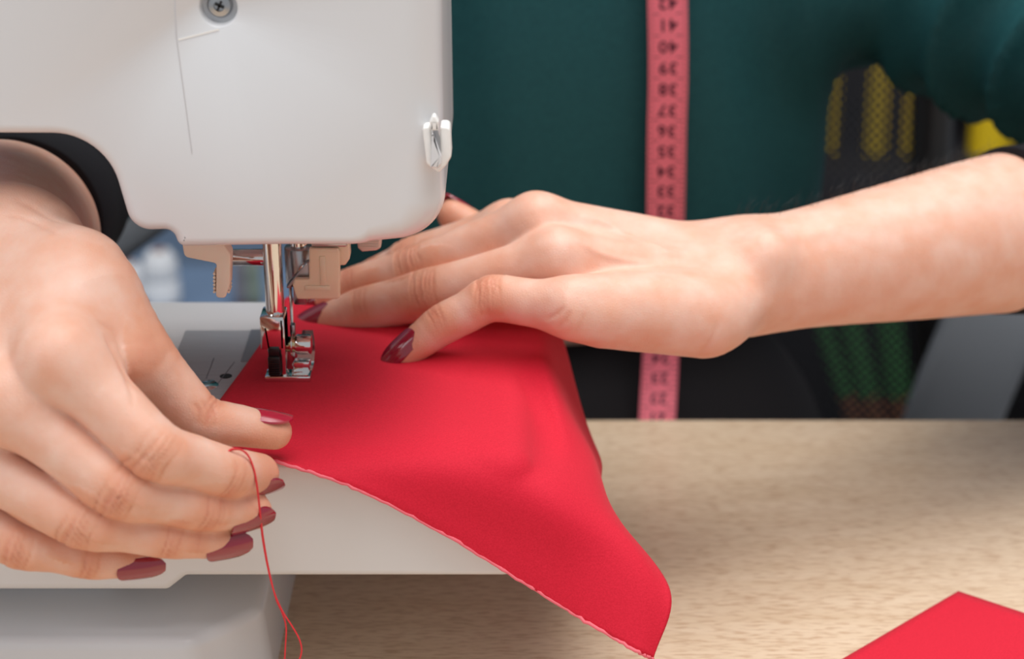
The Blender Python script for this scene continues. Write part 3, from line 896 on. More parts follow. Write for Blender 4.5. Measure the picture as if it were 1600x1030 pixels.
def build_body():
    H = 0.0008
    lo = np.array([-0.255, 0.50, 0.745]); hi = np.array([-0.06, 0.90, 0.965])
    Vr, Fr = surface(sdf_R, lo, hi, H)
    dr = {'thumb': C2W(0.2, 0.9, 0.3), 'index': C2W(-0.25, -0.25, 1), 'middle': C2W(-0.25, -0.4, 1), 'ring': C2W(-0.2, -0.45, 1), 'pinky': C2W(-0.2, -0.5, 1)}
    N, disp, tint = skin_detail(sdf_R, Vr, R, dr, 3, 0.0008)
    segs = [([(160, 520), (190, 570), (215, 610)], 0.0018, -0.0010, 0.10),
            ([(170, 535), (196, 590), (210, 640)], 0.0009, -0.0005, 0.05),
            ([(150, 500), (178, 520), (192, 560)], 0.0009, -0.0005, 0.05),
            ([(302, 628), (312, 645), (306, 668)], 0.0006, -0.0005, 0.08),
            ([(314, 624), (326, 645), (320, 672)], 0.0006, -0.0005, 0.08),
            ([(326, 628), (337, 648), (332, 672)], 0.0006, -0.0005, 0.08),
            ([(20, 310), (60, 330), (110, 350)], 0.0012, -0.0004, 0.04),
            ([(5, 335), (50, 345), (100, 372)], 0.0010, -0.0004, 0.04)]
    disp, tint = lines(sdf_R, Vr, disp, tint, segs)
    Vr = Vr + N * disp[:, None]; tr = tint
    lo = np.array([PY(430, 500, 0.70)[0], 0.625, 0.80]); hi = np.array([0.31, 0.90, 0.935])
    Vl, Fl = surface(sdf_L, lo, hi, H)
    dl = {'thumb': C2W(-0.2, 0.8, -0.5), 'index': C2W(0.0, 0.9, 0.4), 'middle': C2W(0.1, 0.75, 0.65), 'ring': C2W(0.1, 0.6, 0.75), 'pinky': C2W(-0.1, 0.65, 0.75)}
    N, disp, tint = skin_detail(sdf_L, Vl, L, dl, 11, 0.0006)
    segs = [([(905, 335), (950, 350), (990, 372), (1040, 392), (1065, 402)], 0.0016, 0.0006, -0.02),
            ([(898, 372), (935, 395), (985, 408), (1040, 412)], 0.0015, 0.0005, -0.02),
            ([(930, 405), (990, 425), (1060, 425)], 0.0022, 0.0004, -0.02),
            ([(850, 500), (868, 492), (885, 478)], 0.0007, -0.0005, 0.08),
            ([(868, 515), (884, 500), (892, 484)], 0.0007, -0.0005, 0.08),
            ([(895, 522), (908, 505), (914, 488)], 0.0007, -0.0004, 0.06),
            ([(1090, 552), (1112, 530), (1120, 500)], 0.0009, -0.0004, 0.03),
            ([(884, 472), (930, 466), (985, 455)], 0.007, -0.0008, 0.03),
            ([(1060, 372), (1140, 380), (1190, 372)], 0.0020, -0.0004, 0.0),
            ([(1180, 378), (1260, 368), (1340, 345)], 0.0030, 0.0004, 0.0)]
    disp, tint = lines(sdf_L, Vl, disp, tint, segs)
    Vl = Vl + N * disp[:, None]; tl = tint
    # trunk and upper arms (under the clothes)
    def sdf_T(P):
        d = ellip(P, (0.02, 1.00, 0.90), np.eye(3), (0.130, 0.080, 0.28))
        d = smin(d, ellip(P, (0.02, 1.00, 0.56), np.eye(3), (0.145, 0.09, 0.14)), 0.06)
        d = smin(d, cap(P, (0.0, 1.00, 1.13), (0.04, 1.00, 1.13), 0.045, 0.045), 0.05)
        d = smin(d, chain(P, [((0.12, 1.00, 1.06), 0.035), ((0.15, 0.985, 0.955), 0.03), ((0.235, 0.935, 0.94), 0.03), ((0.295, 0.86, 0.89), 0.025), (L_arm[-1][0], 0.022), (L_arm[-2][0], 0.018)], 0.02), 0.04)
        d = smin(d, chain(P, [((-0.08, 1.00, 1.07), 0.03), (R_arm[-1][0], 0.022), (R_arm[-2][0], 0.018)], 0.02), 0.04)
        return d
    Vt, Ft = surface(sdf_T, (-0.34, 0.74, 0.40), (0.42, 1.24, 1.22), 0.007)
    V = np.concatenate([Vr, Vl, Vt]); Fc = np.concatenate([Fr, Fl + len(Vr), Ft + len(Vr) + len(Vl)])
    me = np_mesh('body', V, Fc)
    a = me.attributes.new('tint', 'FLOAT', 'POINT'); a.data.foreach_set('value', np.concatenate([tr, tl, np.zeros(len(Vt))]).astype(np.float32))
    o = link_me('body', me, m_skin, person)
    tag(o, 'fair-skinned bare hands and forearms')
    return o
body = build_body()

def nails():
    def ax(hand, k): return hand[k][3][0] - hand[k][2][0]
    mm = 0.001
    nail(sdf_R, 'thumb', PD(413, 673, 0.631), C2W(0.98, 0.12, -0.08), C2W(-0.10, 0.96, 0.24), 18.5 * mm, 10.5 * mm, m_nail_b, body)
    nail(sdf_R, 'index', PD(402, 743, 0.6195), C2W(0.75, -0.03, -0.6), C2W(0.10, -0.80, 0.55), 15 * mm, 10 * mm, m_nail, body)
    nail(sdf_R, 'middle', PD(388, 800, 0.6165), C2W(0.85, 0.03, -0.45), C2W(0.15, -0.56, 0.80), 15 * mm, 9 * mm, m_nail, body)
    nail(sdf_R, 'ring', PD(354, 847, 0.616), C2W(0.95, 0.04, -0.3), C2W(0.15, -0.28, 0.94), 15 * mm, 8.8 * mm, m_nail, body)
    nail(sdf_R, 'pinky', PD(217, 880, 0.6135), C2W(0.95, 0.02, -0.3), C2W(0.15, -0.40, 0.90), 14.5 * mm, 7.6 * mm, m_nail, body)
    nail(sdf_L, 'pinky', PY(631, 552, 0.662), C2W(-0.79, -0.58, 0.05), C2W(-0.30, 0.40, 0.86), 15.5 * mm, 8.8 * mm, m_nail, body)
    nail(sdf_L, 'ring', PY(494, 509, 0.701), C2W(-0.95, -0.32, 0.0), C2W(-0.12, 0.48, 0.87), 15.5 * mm, 10 * mm, m_nail, body)
    nail(sdf_L, 'middle', PY(484, 480, 0.717), C2W(-0.93, -0.36, 0.0), C2W(-0.12, 0.62, 0.77), 15.5 * mm, 10 * mm, m_nail, body)
    nail(sdf_L, 'index', PY(553, 447, 0.748), C2W(-0.9, -0.35, 0.0), C2W(-0.3, 0.8, 0.5), 13 * mm, 9.5 * mm, m_nail_b, body)
    nail(sdf_L, 'thumb', PY(706, 334, 0.757), C2W(-0.75, 0.6, 0.1), C2W(0.20, 0.78, -0.5), 14 * mm, 11 * mm, m_nail_b, body)
nails()

def arm_hair():
    rng = random.Random(4); vs, fs = [], []
    me = body.data; co = np.empty(len(me.vertices) * 3, np.float32); me.vertices.foreach_get('co', co); co = co.reshape(-1, 3)
    nr = np.empty(len(me.vertices) * 3, np.float32); me.vertices.foreach_get('normal', nr); nr = nr.reshape(-1, 3)
    sel = np.nonzero((co[:, 0] > 0.085) & (co[:, 0] < 0.195) & (co[:, 1] < 0.80) & (co[:, 2] > 0.85) & (co[:, 2] < 0.93) & (nr[:, 2] > 0.55) & (nr[:, 1] > 0.05))[0]
    for k in range(240):
        i = sel[rng.randrange(len(sel))]
        n_ = nr[i].astype(float); h = co[i].astype(float) - n_ * 0.0003
        dr = np.array([rng.uniform(0.1, 1.0), rng.uniform(-0.3, 0.6), 0.35]); dr /= np.linalg.norm(dr)
        ln = rng.uniform(0.003, 0.0075)
        pts = [h, h + n_ * ln * 0.45 + dr * ln * 0.3, h + n_ * ln * 0.6 + dr * ln]
        v, f_ = tube(None, pts, [0.00006, 0.00005, 0.00001], None, None, 4)
        o = len(vs); vs += v; fs += [tuple(i + o for i in q) for q in f_]
    o = link_mesh('arm_hair', vs, fs, m_black, body); o['kind'] = 'stuff'
arm_hair()

# ------------------------------------------------------------------ clothes
def fold(P, seeds):
    return sum(a * np.exp(-(((P - c) @ s) / w_) ** 2) for c, s, a, w_ in seeds)
def clothes():
    elL = L_arm[-1][0]; elR = R_arm[-1][0]
    def sdf_S(P):
        d = ellip(P, (0.02, 1.005, 0.98), np.eye(3), (0.160, 0.112, 0.42))
        d = np.maximum(d, 0.752 - P[:, 2])
        dl = chain(P, [((0.12, 1.00, 1.06), 0.072), ((0.150, 0.985, 0.935), 0.068), ((0.228, 0.935, 0.932), 0.070), ((0.290, 0.86, 0.895), 0.056), (L_arm[-2][0] + np.array([0.058, 0.022, 0.010]), 0.043)], 0.02)
        d = smin(d, dl, 0.03)
        dr = chain(P, [((-0.10, 1.00, 1.06), 0.07), (elR + np.array([0, 0.02, 0.0]), 0.042), (elR + np.array([0.0, 0.01, 0.0]), 0.042)], 0.02)
        d = smin(d, dr, 0.03)
        d = np.maximum(d, P[:, 2] - 1.19)
        return d
    V, Fc = surface(sdf_S, (-0.36, 0.72, 0.69), (0.44, 1.26, 1.22), 0.004)
    N = grad(sdf_S, V, 2e-3)
    disp = np.zeros(len(V))
    # soft vertical folds on the chest, twisting folds on the sleeves
    tor = np.clip((0.20 - np.abs(V[:, 0] - 0.02)) / 0.05, 0, 1) * (V[:, 1] < 1.0)
    x = V[:, 0] + 0.10 * (V[:, 2] - 0.9)
    for c, wd, a in ((0.140, 0.014, 0.006), (0.166, 0.010, -0.009), (0.100, 0.016, 0.003), (0.050, 0.02, -0.003), (-0.01, 0.016, 0.003)):
        disp += a * np.exp(-((x - c) / wd) ** 2) * (V[:, 1] < 1.02)
    disp += 0.005 * fbm(V * np.array([1.6, 1, 0.5]), 34, 7, 2) * tor
    sl = np.clip((V[:, 0] - 0.165) / 0.04, 0, 1)
    axd = np.array([0.45, -0.75, -0.5]); axd /= np.linalg.norm(axd)
    ph = V @ axd * 190 + 3.0 * fbm(V, 20, 9, 2)
    disp += sl * 0.0075 * (1 - 2 * np.abs(np.sin(ph / 2)) ** 0.8)
    sr = np.clip((-0.15 - V[:, 0]) / 0.04, 0, 1)
    disp += sr * 0.003 * np.sin(V @ np.array([0.2, 1, 0.2]) * 160 + 2 * fbm(V, 30, 4, 2))
    V = V + N * disp[:, None]
    sw = link_me('sweater', np_mesh('sweater', V, Fc), m_green, person)
    tag(sw, 'dark teal green sweater with pushed-up sleeves')
    # cuffs: hollow bands around the forearms
    def cuff(a, b, ra, rb, lab):
        a = np.asarray(a, float); b = np.asarray(b, float); t = (b - a); Ln = np.linalg.norm(t); t /= Ln
        u = np.cross(t, [0, 0, 1]); u /= np.linalg.norm(u); v = np.cross(u, t)
        prof = [(0.0, ra - 0.0035), (-0.002, ra - 0.001), (0.0, ra), (0.25, ra + 0.002), (0.6, (ra + rb) / 2 + 0.002), (1.0, rb), (1.0, rb - 0.003), (0.05, ra - 0.0035)]
        K = 96; vs, fs = [], []
        for h, r in prof:
            for k in range(K):
                an = 2 * math.pi * k / K
                rr = r + 0.0006 * math.sin(an * 48 / 1) + 0.002 * math.sin(an * 2 + h * 3)
                vs.append(a + t * Ln * h + rr * (math.cos(an) * u + math.sin(an) * v))
        for i in range(len(prof) - 1):
            for k in range(K):
                fs.append((i * K + k, i * K + (k + 1) % K, (i + 1) * K + (k + 1) % K, (i + 1) * K + k))
        o = link_mesh('cuff', vs, fs, m_cuff, sw, True); tag(o, lab); return o
    p0, r0 = L_arm[3]; p1 = L_arm[-1][0]
    d_ = (p1 - p0) / np.linalg.norm(p1 - p0)
    cuff(p0 + d_ * (-0.020), p0 + d_ * 0.05, r0 + 0.003, 0.046, 'black knitted cuff on the near forearm')
    p0 = PD(4, 370, 0.737); p1 = PD(48, 262, 0.89)
    cuff(p0, p1, 0.0375, 0.046, 'black knitted cuff behind the machine arm')
    # trousers: hips and thighs
    def sdf_H(P):
        d = ellip(P, (0.02, 1.005, 0.60), np.eye(3), (0.165, 0.118, 0.16))
        for sx in (-1, 1):
            d = smin(d, chain(P, [((0.02 + sx * 0.08, 0.99, 0.55), 0.082), ((0.02 + sx * 0.12, 0.62, 0.56), 0.065), ((0.02 + sx * 0.12, 0.60, 0.10), 0.055)], 0.03), 0.05)
        return np.maximum(d, 0.06 - P[:, 2])
    V, Fc = surface(sdf_H, (-0.24, 0.50, 0.04), (0.28, 1.20, 0.80), 0.006)
    V = V + grad(sdf_H, V, 2e-3) * (0.003 * fbm(V, 40, 3, 2))[:, None]
    tr = link_me('trousers', np_mesh('trousers', V, Fc), m_trouser, person)
    tag(tr, 'black trousers below the sweater hem')
    for sx in (-1, 1):
        def sdf_f(P):
            return np.maximum(chain(P, [((0.02 + sx * 0.12, 0.62, 0.045), 0.042), ((0.02 + sx * 0.13, 0.46, 0.03), 0.03)], 0.02), 0.002 - P[:, 2])
        cx = 0.02 + sx * 0.12
        V, Fc = surface(sdf_f, (cx - 0.07, 0.4, -0.01), (cx + 0.07, 0.69, 0.11), 0.006)
        link_me('shoe', np_mesh('shoe', V, Fc), m_black, person)
    return sdf_S, sdf_H
sdf_S, sdf_H = clothes()

# ------------------------------------------------------------------ tape measure
def tape_measure():
    t = thing('tape_measure', 'pink tape measure hanging down the front of the green sweater', 'tape measure', PY(1040, 340, 0.89))
    path = [(1034, -420), (1040, -300), (1042, -180), (1043, -80), (1043, 0), (1044, 60), (1044, 130), (1042, 200), (1041, 270), (1040, 330), (1038, 400), (1036, 470), (1033, 540), (1030, 600), (1026, 670), (1022, 740)]
    pts = []
    ys = []
    for px, py in path:
        h = hit(lambda P: np.minimum(sdf_S(P), sdf_H(P)), px, py, 0.75, 1.6)
        ys.append((h[1] if h is not None else ys[-1]) - 0.010)
    ys = np.array(ys)
    for _ in range(2): ys[1:-1] = np.minimum((ys[:-2] + ys[1:-1] + ys[2:]) / 3, ys[1:-1])
    pts = np.array([PY(px, py, y) for (px, py), y in zip(path, ys)])
    C = catmull(pts, 8)
    arc = np.concatenate([[0], np.cumsum(np.linalg.norm(np.diff(C, axis=0), axis=1))])
    W = 0.0091; vs, fs = [], []
    def frame(i):
        d = C[min(i + 1, len(C) - 1)] - C[max(i - 1, 0)]; d /= np.linalg.norm(d)
        tw = 0.10 * math.sin(i * 0.09)
        s = np.array([math.cos(tw), math.sin(tw), 0]); n = np.cross(s, d); n /= np.linalg.norm(n)
        s = np.cross(d, n); 
        if n[1] > 0: n = -n
        return d, s, n
    for i in range(len(C)):
        d, s, n = frame(i)
        if s[0] < 0: s = -s
        for a, b_ in ((-1, 1), (1, 1), (1, -1), (-1, -1)): vs.append(C[i] + s * W * a + n * 0.00035 * b_)
    for i in range(len(C) - 1):
        for k in range(4): fs.append((i * 4 + k, i * 4 + (k + 1) % 4, i * 4 + 4 + (k + 1) % 4, i * 4 + 4 + k))
    band = link_mesh('tape_band', vs, fs, m_tape, t, False)
    # numbers printed upside down, one per centimetre, 42 at the top
    s0 = np.interp(38, [p[1] for p in path], [arc[min(k * 8, len(arc) - 1)] for k in range(len(path))])
    V, Fc = [], []
    def at(s_):
        i = int(np.clip(np.searchsorted(arc, s_), 1, len(arc) - 1)); k = (s_ - arc[i - 1]) / (arc[i] - arc[i - 1] + 1e-12)
        d, s, n = frame(i)
        if s[0] < 0: s = -s
        return C[i - 1] + (C[i] - C[i - 1]) * k, d, s, n
    step = 0.01035
    for num in range(43, 17, -1):
        s_ = s0 + (41 - num) * step
        if s_ < 0.002 or s_ > arc[-1] - 0.002: continue
        cu = bpy.data.curves.new('numeral', 'FONT'); cu.body = str(num); cu.size = 0.0085; cu.align_x = 'CENTER'; cu.align_y = 'CENTER'
        cu.offset = 0.00022; cu.resolution_u = 3; cu.space_character = 1.1
        ob = bpy.data.objects.new('numeral', cu); COL.objects.link(ob)
        me = bpy.data.meshes.new_from_object(ob)
        p, d, s, n = at(s_)
        o = len(V)
        for v in me.vertices: V.append(p - s * v.co.x + d * v.co.y * 0.95 + n * 0.00045)
        for q in me.polygons: Fc.append(tuple(k + o for k in q.vertices))
        bpy.data.objects.remove(ob); bpy.data.curves.remove(cu); bpy.data.meshes.remove(me)
        for half, ln in ((0.5, 0.0050), (0.25, 0.0022), (0.0, 0.0022), (-0.25, 0.0022)):
            p, d, s, n = at(min(max(s_ + half * step, 0), arc[-1]))
            for sd in (-1, 1):
                o = len(V); e = p + s * W * sd * 0.98; f_ = e - s * sd * ln
                for c in (e + d * 0.0002, e - d * 0.0002, f_ - d * 0.0002, f_ + d * 0.0002): V.append(c + n * 0.00045)
                Fc.append((o, o + 1, o + 2, o + 3))
    pr = link_mesh('printed_numbers', V, Fc, m_print, band, False)
    tag(pr, 'dark upside-down centimetre numbers')
tape_measure()

# ------------------------------------------------------------------ red fabric
def grid_surface(net, n):
    net = np.asarray(net, float)
    rows = np.array([catmull(r, n) for r in net])
    return np.stack([catmull(rows[:, j], n) for j in range(rows.shape[1])], 1)   # [v, u, 3]
def fabric():
    z = BED + 0.0011
    def b(px, py): return PZ(px, py, z)
    def w_(x, y, dz=0.0): return np.array([x, y, z + dz])
    net = [
      [w_(-.086, .760, -.030), w_(-.060, .760, -.030), w_(-.035, .760, -.030), w_(-.012, .760, -.030), w_(.004, .758, -.030), w_(.014, .755, -.032), w_(.020, .750, -.045), w_(.024, .745, -.060)],
      [w_(-.088, .724), w_(-.062, .724), w_(-.036, .724), w_(-.012, .724), w_(.004, .724), w_(.012, .722, -.002), w_(.020, .720, -.016), w_(.026, .718, -.048)],
      [w_(-.091, .690), w_(-.065, .69), w_(-.038, .69), w_(-.012, .69), w_(.004, .69), w_(.013, .69, -.001), w_(.022, .69, -.018), w_(.030, .69, -.044)],
      [w_(-.096, .655), w_(-.068, .655), w_(-.040, .655), w_(-.012, .655), w_(.005, .652), w_(.014, .65, -.001), w_(.023, .652, -.02), w_(.033, .660, -.041)],
      [w_(-.102, .618), w_(-.072, .618), w_(-.042, .618), w_(-.012, .618), PY(855, 690, .612), PY(890, 700, .610), PY(928, 715, .622), PY(940, 760, .635)],
      [w_(-.106, .588, .0005), w_(-.076, .585), w_(-.045, .583), w_(-.018, .580), PY(815, 745, .578), PY(880, 775, .576), PY(942, 792, .585), PY(968, 815, .600)],
      [PY(372, 700, .578), PY(450, 722, .574), PY(560, 750, .5735), PY(690, 800, .5725), PY(800, 845, .571), PY(900, 885, .567), PY(985, 872, .568), PY(1030, 888, .580)],
      [PY(378, 708, .575), PY(450, 727, .5725), PY(560, 766, .5720), PY(690, 832, .571), PY(800, 899, .568), PY(900, 962, .561), PY(990, 1015, .552), PY(1046, 925, .566)],
    ]
    # close the near edge: last point of last row is the turned corner
    net[-1][-1] = PY(1020, 1030, .552)
    net[-2][-1] = PY(1047, 925, .566)
    G = grid_surface(net, 14)
    nv, nu = G.shape[:2]
    # slight buckles
    P = G.reshape(-1, 3)
    amp = np.clip((0.60 - P[:, 1]) / 0.03, 0, 1) * 0.0006
    P = P + np.array([0, -1, 0.3]) * (amp * fbm(P, 120, 2, 1))[:, None]
    # keep the sheet outside the bed: push every point out of the (slightly enlarged) bed block
    def push(P, lo_, hi_, r_):
        q = np.clip(P, lo_ + r_, hi_ - r_); dv = P - q; dl = np.linalg.norm(dv, axis=1)
        ins = dl < 1e-9
        m_ = (dl < r_) & ~ins
        P[m_] = q[m_] + dv[m_] / dl[m_][:, None] * r_
        for i in np.nonzero(ins)[0]:
            gaps = np.array([hi_[2] - P[i, 2], P[i, 1] - lo_[1], hi_[0] - P[i, 0]])
            k = int(np.argmin(gaps))
            if k == 0: P[i, 2] = hi_[2]
            elif k == 1: P[i, 1] = lo_[1]
            else: P[i, 0] = hi_[0]
        return P
    for it in range(5):
        P = push(P, np.array([-9, 0.5760, 0.5]), np.array([0.0075, 0.7270, z + 0.0004]), 0.010)
        if it == 4: break
        for _ in range(8):
            g3 = P.reshape(nv, nu, 3); sm = g3.copy()
            sm[1:-1, 1:-1] = 0.5 * g3[1:-1, 1:-1] + 0.125 * (g3[:-2, 1:-1] + g3[2:, 1:-1] + g3[1:-1, :-2] + g3[1:-1, 2:])
            P = sm.reshape(-1, 3)
    fs = [(i * nu + j, i * nu + j + 1, (i + 1) * nu + j + 1, (i + 1) * nu + j) for i in range(nv - 1) for j in range(nu - 1)]
    t = thing('fabric_sheet', 'red cotton fabric under the presser foot draping over the machine bed edge', 'fabric', P[len(P) // 2])
    o = link_mesh('cloth', P, fs, m_red, t, True)
    md = o.modifiers.new('thickness', 'SOLIDIFY'); md.thickness = 0.0007; md.offset = 0
    edge = [P[(nv - 1) * nu + j] for j in range(4, nu)]
    rng = np.random.RandomState(1)
    edge = [e + rng.normal(size=3) * 0.00015 for e in edge]
    fr = tube('frayed_edge', edge, 0.00065, m_fray, t, 6)
    tag(fr, 'pale frayed cut edge')
    # row of stitches just sewn
    a = PZ(447, 606, z + 0.0004); c = PZ(431, 645, z + 0.0004)
    for k in range(5):
        p = a + (c - a) * (k + 0.1) / 5; q = a + (c - a) * (k + 0.85) / 5
        tube('stitch', [p, (p + q) / 2 + np.array([0, 0, 0.0002]), q], 0.00022, m_thread, t, 6)
    # the second scrap lying on the table
    zc = TABLE + 0.0008
    cs = [PZ(1497, 926, zc), PZ(1780, 1020, zc), PZ(1560, 1290, zc), PZ(1180, 1112, zc)]
    N = 24; vs = []
    for i in range(N + 1):
        for j in range(N + 1):
            u, v = i / N, j / N
            p = (1 - u) * (1 - v) * cs[0] + u * (1 - v) * cs[1] + u * v * cs[2] + (1 - u) * v * cs[3]
            vs.append(p + np.array([0, 0, 0.0003 * (1 + math.sin(u * 5) * math.sin(v * 4))]))
    fs = [(i * (N + 1) + j, (i + 1) * (N + 1) + j, (i + 1) * (N + 1) + j + 1, i * (N + 1) + j + 1) for i in range(N) for j in range(N)]
    o2 = link_mesh('fabric_scrap', vs, fs, m_red, None, True)
    md = o2.modifiers.new('thickness', 'SOLIDIFY'); md.thickness = 0.0008; md.offset = 0
    tag(o2, 'flat red cotton scrap lying on the table at the lower right', 'fabric')
fabric()

def thread():
    t = thing('sewing_thread', 'loose red sewing thread hanging from the pinching fingers', 'thread', PY(400, 760, .54))
    s1 = [(326, 700, .5435), (333, 696, .5415), (345, 700, .5405), (352, 708, .5405), (362, 702, .5415), (375, 702, .543), (388, 712, .544), (397, 735, .5435), (402, 765, .5435), (406, 800, .5455), (410, 840, .548), (419, 890, .549), (430, 930, .549), (443, 958, .549), (456, 978, .549), (468, 1000, .549), (471, 1020, .549), (462, 1045, .549)]
    tube('thread_strand', catmull([PY(*p) for p in s1], 8), 0.00028, m_thread, t, 6)
    s2 = [(352, 708, .5415), (364, 703, .542), (378, 704, .5435), (390, 716, .5445), (398, 738, .544), (403, 768, .544), (407, 805, .546), (412, 845, .5485), (420, 890, .5495), (431, 935, .5495), (441, 958, .5495), (447, 980, .5495), (446, 1010, .5495), (444, 1045, .5495)]
    tube('thread_strand', catmull([PY(*p) for p in s2], 8), 0.00026, m_thread, t, 6)
thread()

# ------------------------------------------------------------------ background: chair, shelf and goods
def chair():
    t = thing('office_chair', 'grey office chair with black mesh back behind the person', 'chair', (0.06, 1.2, 0))
    # mesh back
    cx, yb = 0.10, 1.22
    x0, x1, z0, z1 = -0.105, 0.268, 0.44, 0.98
    def bk(x, z): return np.array([x, yb - 0.35 * (x - cx) ** 2 * 2 + 0.12 * (z - 0.7) , z])
    fr = [bk(x0, z0), bk(x0, (z0 + z1) / 2), bk(x0 + 0.01, z1 - 0.05), bk(x0 + 0.06, z1), bk(cx, z1 + 0.01), bk(x1 - 0.06, z1), bk(x1 - 0.01, z1 - 0.05), bk(x1, (z0 + z1) / 2), bk(x1, z0), bk(cx, z0 - 0.01), bk(x0, z0)]
    tube('back_frame', catmull(fr, 6), 0.013, m_black, t, 12)
    vs, fs = [], []
    def ribbon(p, q, wd=0.0012):
        M = 10; o = len(vs)
        for i in range(M + 1):
            k = i / M; x = p[0] + (q[0] - p[0]) * k; z = p[1] + (q[1] - p[1]) * k
            d = np.array([q[0] - p[0], q[1] - p[1]]); d = d / np.linalg.norm(d)
            for sg in (-1, 1): vs.append(bk(x - d[1] * wd * sg, z + d[0] * wd * sg))
        for i in range(M): fs.append((o + 2 * i, o + 2 * i + 1, o + 2 * i + 3, o + 2 * i + 2))
    pitch = 0.0064
    W_, H_ = x1 - x0, z1 - z0
    k = -H_
    while k < W_:
        a = max(0, k); e = min(W_, k + H_)
        if e - a > 0.004:
            ribbon((x0 + a, z0 + a - k), (x0 + e, z0 + e - k)); ribbon((x0 + a, z1 - (a - k)), (x0 + e, z1 - (e - k)))
        k += pitch
    o = link_mesh('back_mesh', vs, fs, m_mesh, t, False); o['kind'] = 'stuff'
    box('seat', (cx - 0.25, 0.78, 0.385), (cx + 0.20, 1.20, 0.44), m_mesh, t, 0.02)
    # armrest loops
    for side in ('near', 'far'):
        if side == 'near':
            p = [PY(1640, 400, 1.16), PY(1580, 440, 1.14), PY(1535, 540, 1.13), PY(1490, 650, 1.13), PY(1450, 780, 1.14), PY(1380, 960, 1.16)]
        else:
            p = [PY(310, 262, 1.16), PY(232, 318, 1.13), PY(165, 366, 1.11), PY(90, 425, 1.11), PY(50, 560, 1.13), PY(60, 700, 1.15), PY(230, 930, 1.18)]
        C = catmull(np.array(p), 8); vs2, fs2 = [], []
        for i in range(len(C)):
            d = C[min(i + 1, len(C) - 1)] - C[max(i - 1, 0)]; d /= np.linalg.norm(d)
            s = np.cross(d, [0, 1, 0]); s /= np.linalg.norm(s); nn = np.cross(s, d)
            for k in range(16):
                an = 2 * math.pi * k / 16; ca, sa = math.cos(an), math.sin(an)
                hw = 0.030 if side == 'near' else 0.019
                vs2.append(C[i] + s * hw * np.sign(ca) * abs(ca) ** 0.5 + nn * 0.012 * np.sign(sa) * abs(sa) ** 0.6)
        for i in range(len(C) - 1):
            for k in range(16): fs2.append((i * 16 + k, i * 16 + (k + 1) % 16, (i + 1) * 16 + (k + 1) % 16, (i + 1) * 16 + k))
        fs2.append(tuple(range(16))[::-1]); fs2.append(tuple((len(C) - 1) * 16 + k for k in range(16)))
        link_mesh('armrest_support', vs2, fs2, m_chair, t, True, 50)
    cyl('gas_column', (cx, 1.09, 0.07), (cx, 1.09, 0.39), 0.025, m_black, t)
    for k in range(5):
        an = 2 * math.pi * k / 5 + 0.3
        e = Vector((cx + 0.30 * math.cos(an), 1.09 + 0.30 * math.sin(an), 0.055))
        bm = bmesh.new(); bm_cyl(bm, (cx, 1.09, 0.085), e, 0.022, 0.015, 12)
        leg = bm_obj('leg', bm, m_black, t)
        cyl('caster', e + Vector((-0.012, 0, -0.0275)), e + Vector((0.012, 0, -0.0275)), 0.027, m_black, leg)
chair()

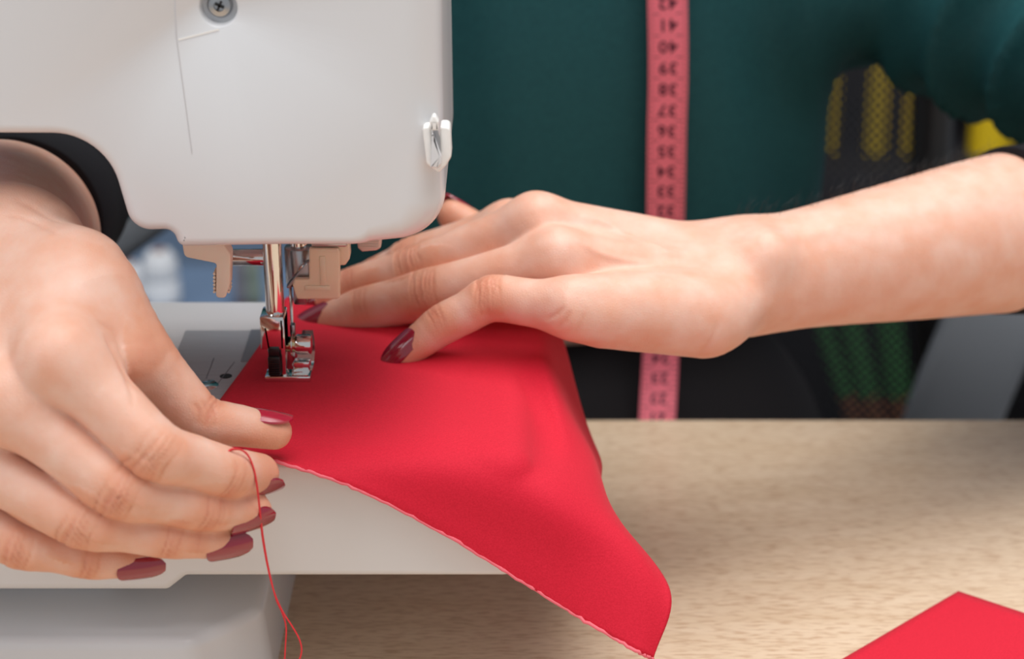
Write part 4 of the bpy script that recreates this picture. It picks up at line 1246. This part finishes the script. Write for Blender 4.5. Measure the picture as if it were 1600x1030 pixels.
def background():
    Y0, Y1 = 2.05, 2.35
    t = thing('shelf_unit', 'dark open shelf holding yellow and green fabric rolls behind the chair', 'shelf', (0.72, 2.2, 0))
    def zz(py, Y): return PY(800, py, Y)[2]
    xl, xr = PY(1180, 300, Y0)[0], PY(1900, 300, Y0)[0]
    zsh = zz(272, Y0)
    for nm, z in (('shelf_board', zsh - 0.03), ('shelf_board', 0.04), ('shelf_board', 0.80)):
        box(nm, (xl, Y0, z), (xr, Y1, z + 0.03 if z > 0.05 else z + 0.02), m_dark, t, 0.001)
    box('shelf_side', (xl - 0.02, Y0, 0), (xl, Y1, 0.83), m_dark, t, 0.001)
    box('shelf_side', (xr, Y0, 0), (xr + 0.02, Y1, 0.83), m_dark, t, 0.001)
    box('shelf_back', (xl, Y1 - 0.01, 0.04), (xr, Y1, 0.82), m_dark, t, 0.001)
    def roll(name, pxc, r, z0_, z1_, m, lab, tilt=0.0, grp=None):
        x = PY(pxc, 300, Y0 + 0.08)[0]
        r_ = tilt
        o = lathe(name, (x, Y0 + 0.08, z0_), (math.sin(tilt), 0, math.cos(tilt)), [(r * 0.35, 0.0), (r * 0.98, 0.0), (r, 0.004), (r, z1_ - z0_ - 0.004), (r * 0.98, z1_ - z0_), (r * 0.35, z1_ - z0_), (r * 0.33, z1_ - z0_ - 0.03), (0.002, z1_ - z0_ - 0.03)], m, None, 28)
        tag(o, lab, 'fabric roll', grp); return o
    for i, (pc, r, lab) in enumerate(((1362, 0.013, 'yellow fabric roll seen through the mesh, nearer the green sweater'), (1424, 0.017, 'yellow fabric roll seen through the mesh, nearer the sleeve'), (1296, 0.005, 'thin yellow fabric roll at the edge of the sweater'), (1540, 0.024, 'bright yellow fabric roll between chair mesh and sleeve'))):
        roll('fabric_roll', pc, r, zsh, zsh + 0.26, m_yellow, lab, 0, 'yellow rolls on the shelf')
    for i, (pc, r, zb, tl, lab) in enumerate(((1302, 0.010, 0.30, -0.36, 'leftmost leaning green fabric roll below the forearm'), (1342, 0.014, 0.28, -0.30, 'middle green fabric roll leaning below the forearm'), (1396, 0.016, 0.28, -0.20, 'green fabric roll leaning below the forearm, second from the chair support'), (1448, 0.010, 0.34, -0.08, 'upright green fabric roll next to the grey chair support'))):
        x = PY(pc, 560, Y0 + 0.08)[0]
        zb_ = 0.06
        r_ = r
        prof = [(r_ * 0.3, 0), (r_, 0.0), (r_, 0.36), (r_ * 0.3, 0.36)]
        base_x = x - math.sin(tl) * (zz(560, Y0 + 0.08) - zb_) / math.cos(tl)
        o = thing('fabric_roll', lab, 'fabric roll', (base_x, Y0 + 0.08, zb_), 'green rolls on the lower shelf')
        axv = (math.sin(tl), 0, math.cos(tl)); pz = (zz(615, Y0 + 0.08) - zb_) / math.cos(tl)
        lathe('brown_end', (base_x, Y0 + 0.08, zb_), axv, [(r_ * 0.3, 0), (r_, 0.0), (r_, pz)], m_brown, o, 24)
        org = Vector((base_x, Y0 + 0.08, zb_)) + Vector(axv) * (pz)
        lathe('green_wrap', org, axv, [(r_ * 1.03, 0), (r_ * 1.03, 0.18), (r_ * 0.3, 0.18)], m_leaf, o, 24)
    # low blue-side stand with thread cones at the left
    Yc = 1.9
    s = thing('side_stand', 'low dark stand carrying thread cones behind the machine throat', 'stand', (-0.30, Yc, 0))
    ztop = zz(478, Yc)
    xa, xb = PY(160, 470, Yc)[0], PY(520, 470, Yc)[0]
    box('stand_top', (xa, Yc - 0.10, ztop - 0.02), (xb, Yc + 0.12, ztop), m_wall, s, 0.002)
    for x in (xa + 0.02, xb - 0.02):
        for y in (Yc - 0.08, Yc + 0.10): box('leg', (x - 0.01, y - 0.01, 0), (x + 0.01, y + 0.01, ztop - 0.02), m_dark, s, 0.001)
    def cone(px, r, h, m, lab):
        p = PY(px, 470, Yc)
        o = thing('thread_cone', lab, 'thread cone', (p[0], Yc, ztop), 'thread cones on the stand')
        lathe('winding', (p[0], Yc, ztop + 0.004), (0, 0, 1), [(r * 0.8, 0), (r, 0.004), (r * 1.0, h * 0.4), (r * 0.86, h * 0.48), (r * 0.98, h * 0.56), (r * 0.9, h * 0.85), (r * 0.6, h)], m, o, 24)
        lathe('core', (p[0], Yc, ztop), (0, 0, 1), [(r * 0.7, 0), (r * 0.7, 0.006), (r * 0.3, h), (r * 0.3, h + 0.006)], m_brown, o, 16)
    cone(254, 0.019, 0.056, m_ltgrey, 'large white thread cone behind the machine throat')
    cone(205, 0.016, 0.042, m_ltgrey, 'short white thread cone half hidden by the hand')
    cone(378, 0.008, 0.05, m_taupe, 'slim grey-brown thread cone near the presser bar')
    cone(398, 0.008, 0.05, m_sage, 'slim grey-green thread cone near the presser bar')
background()
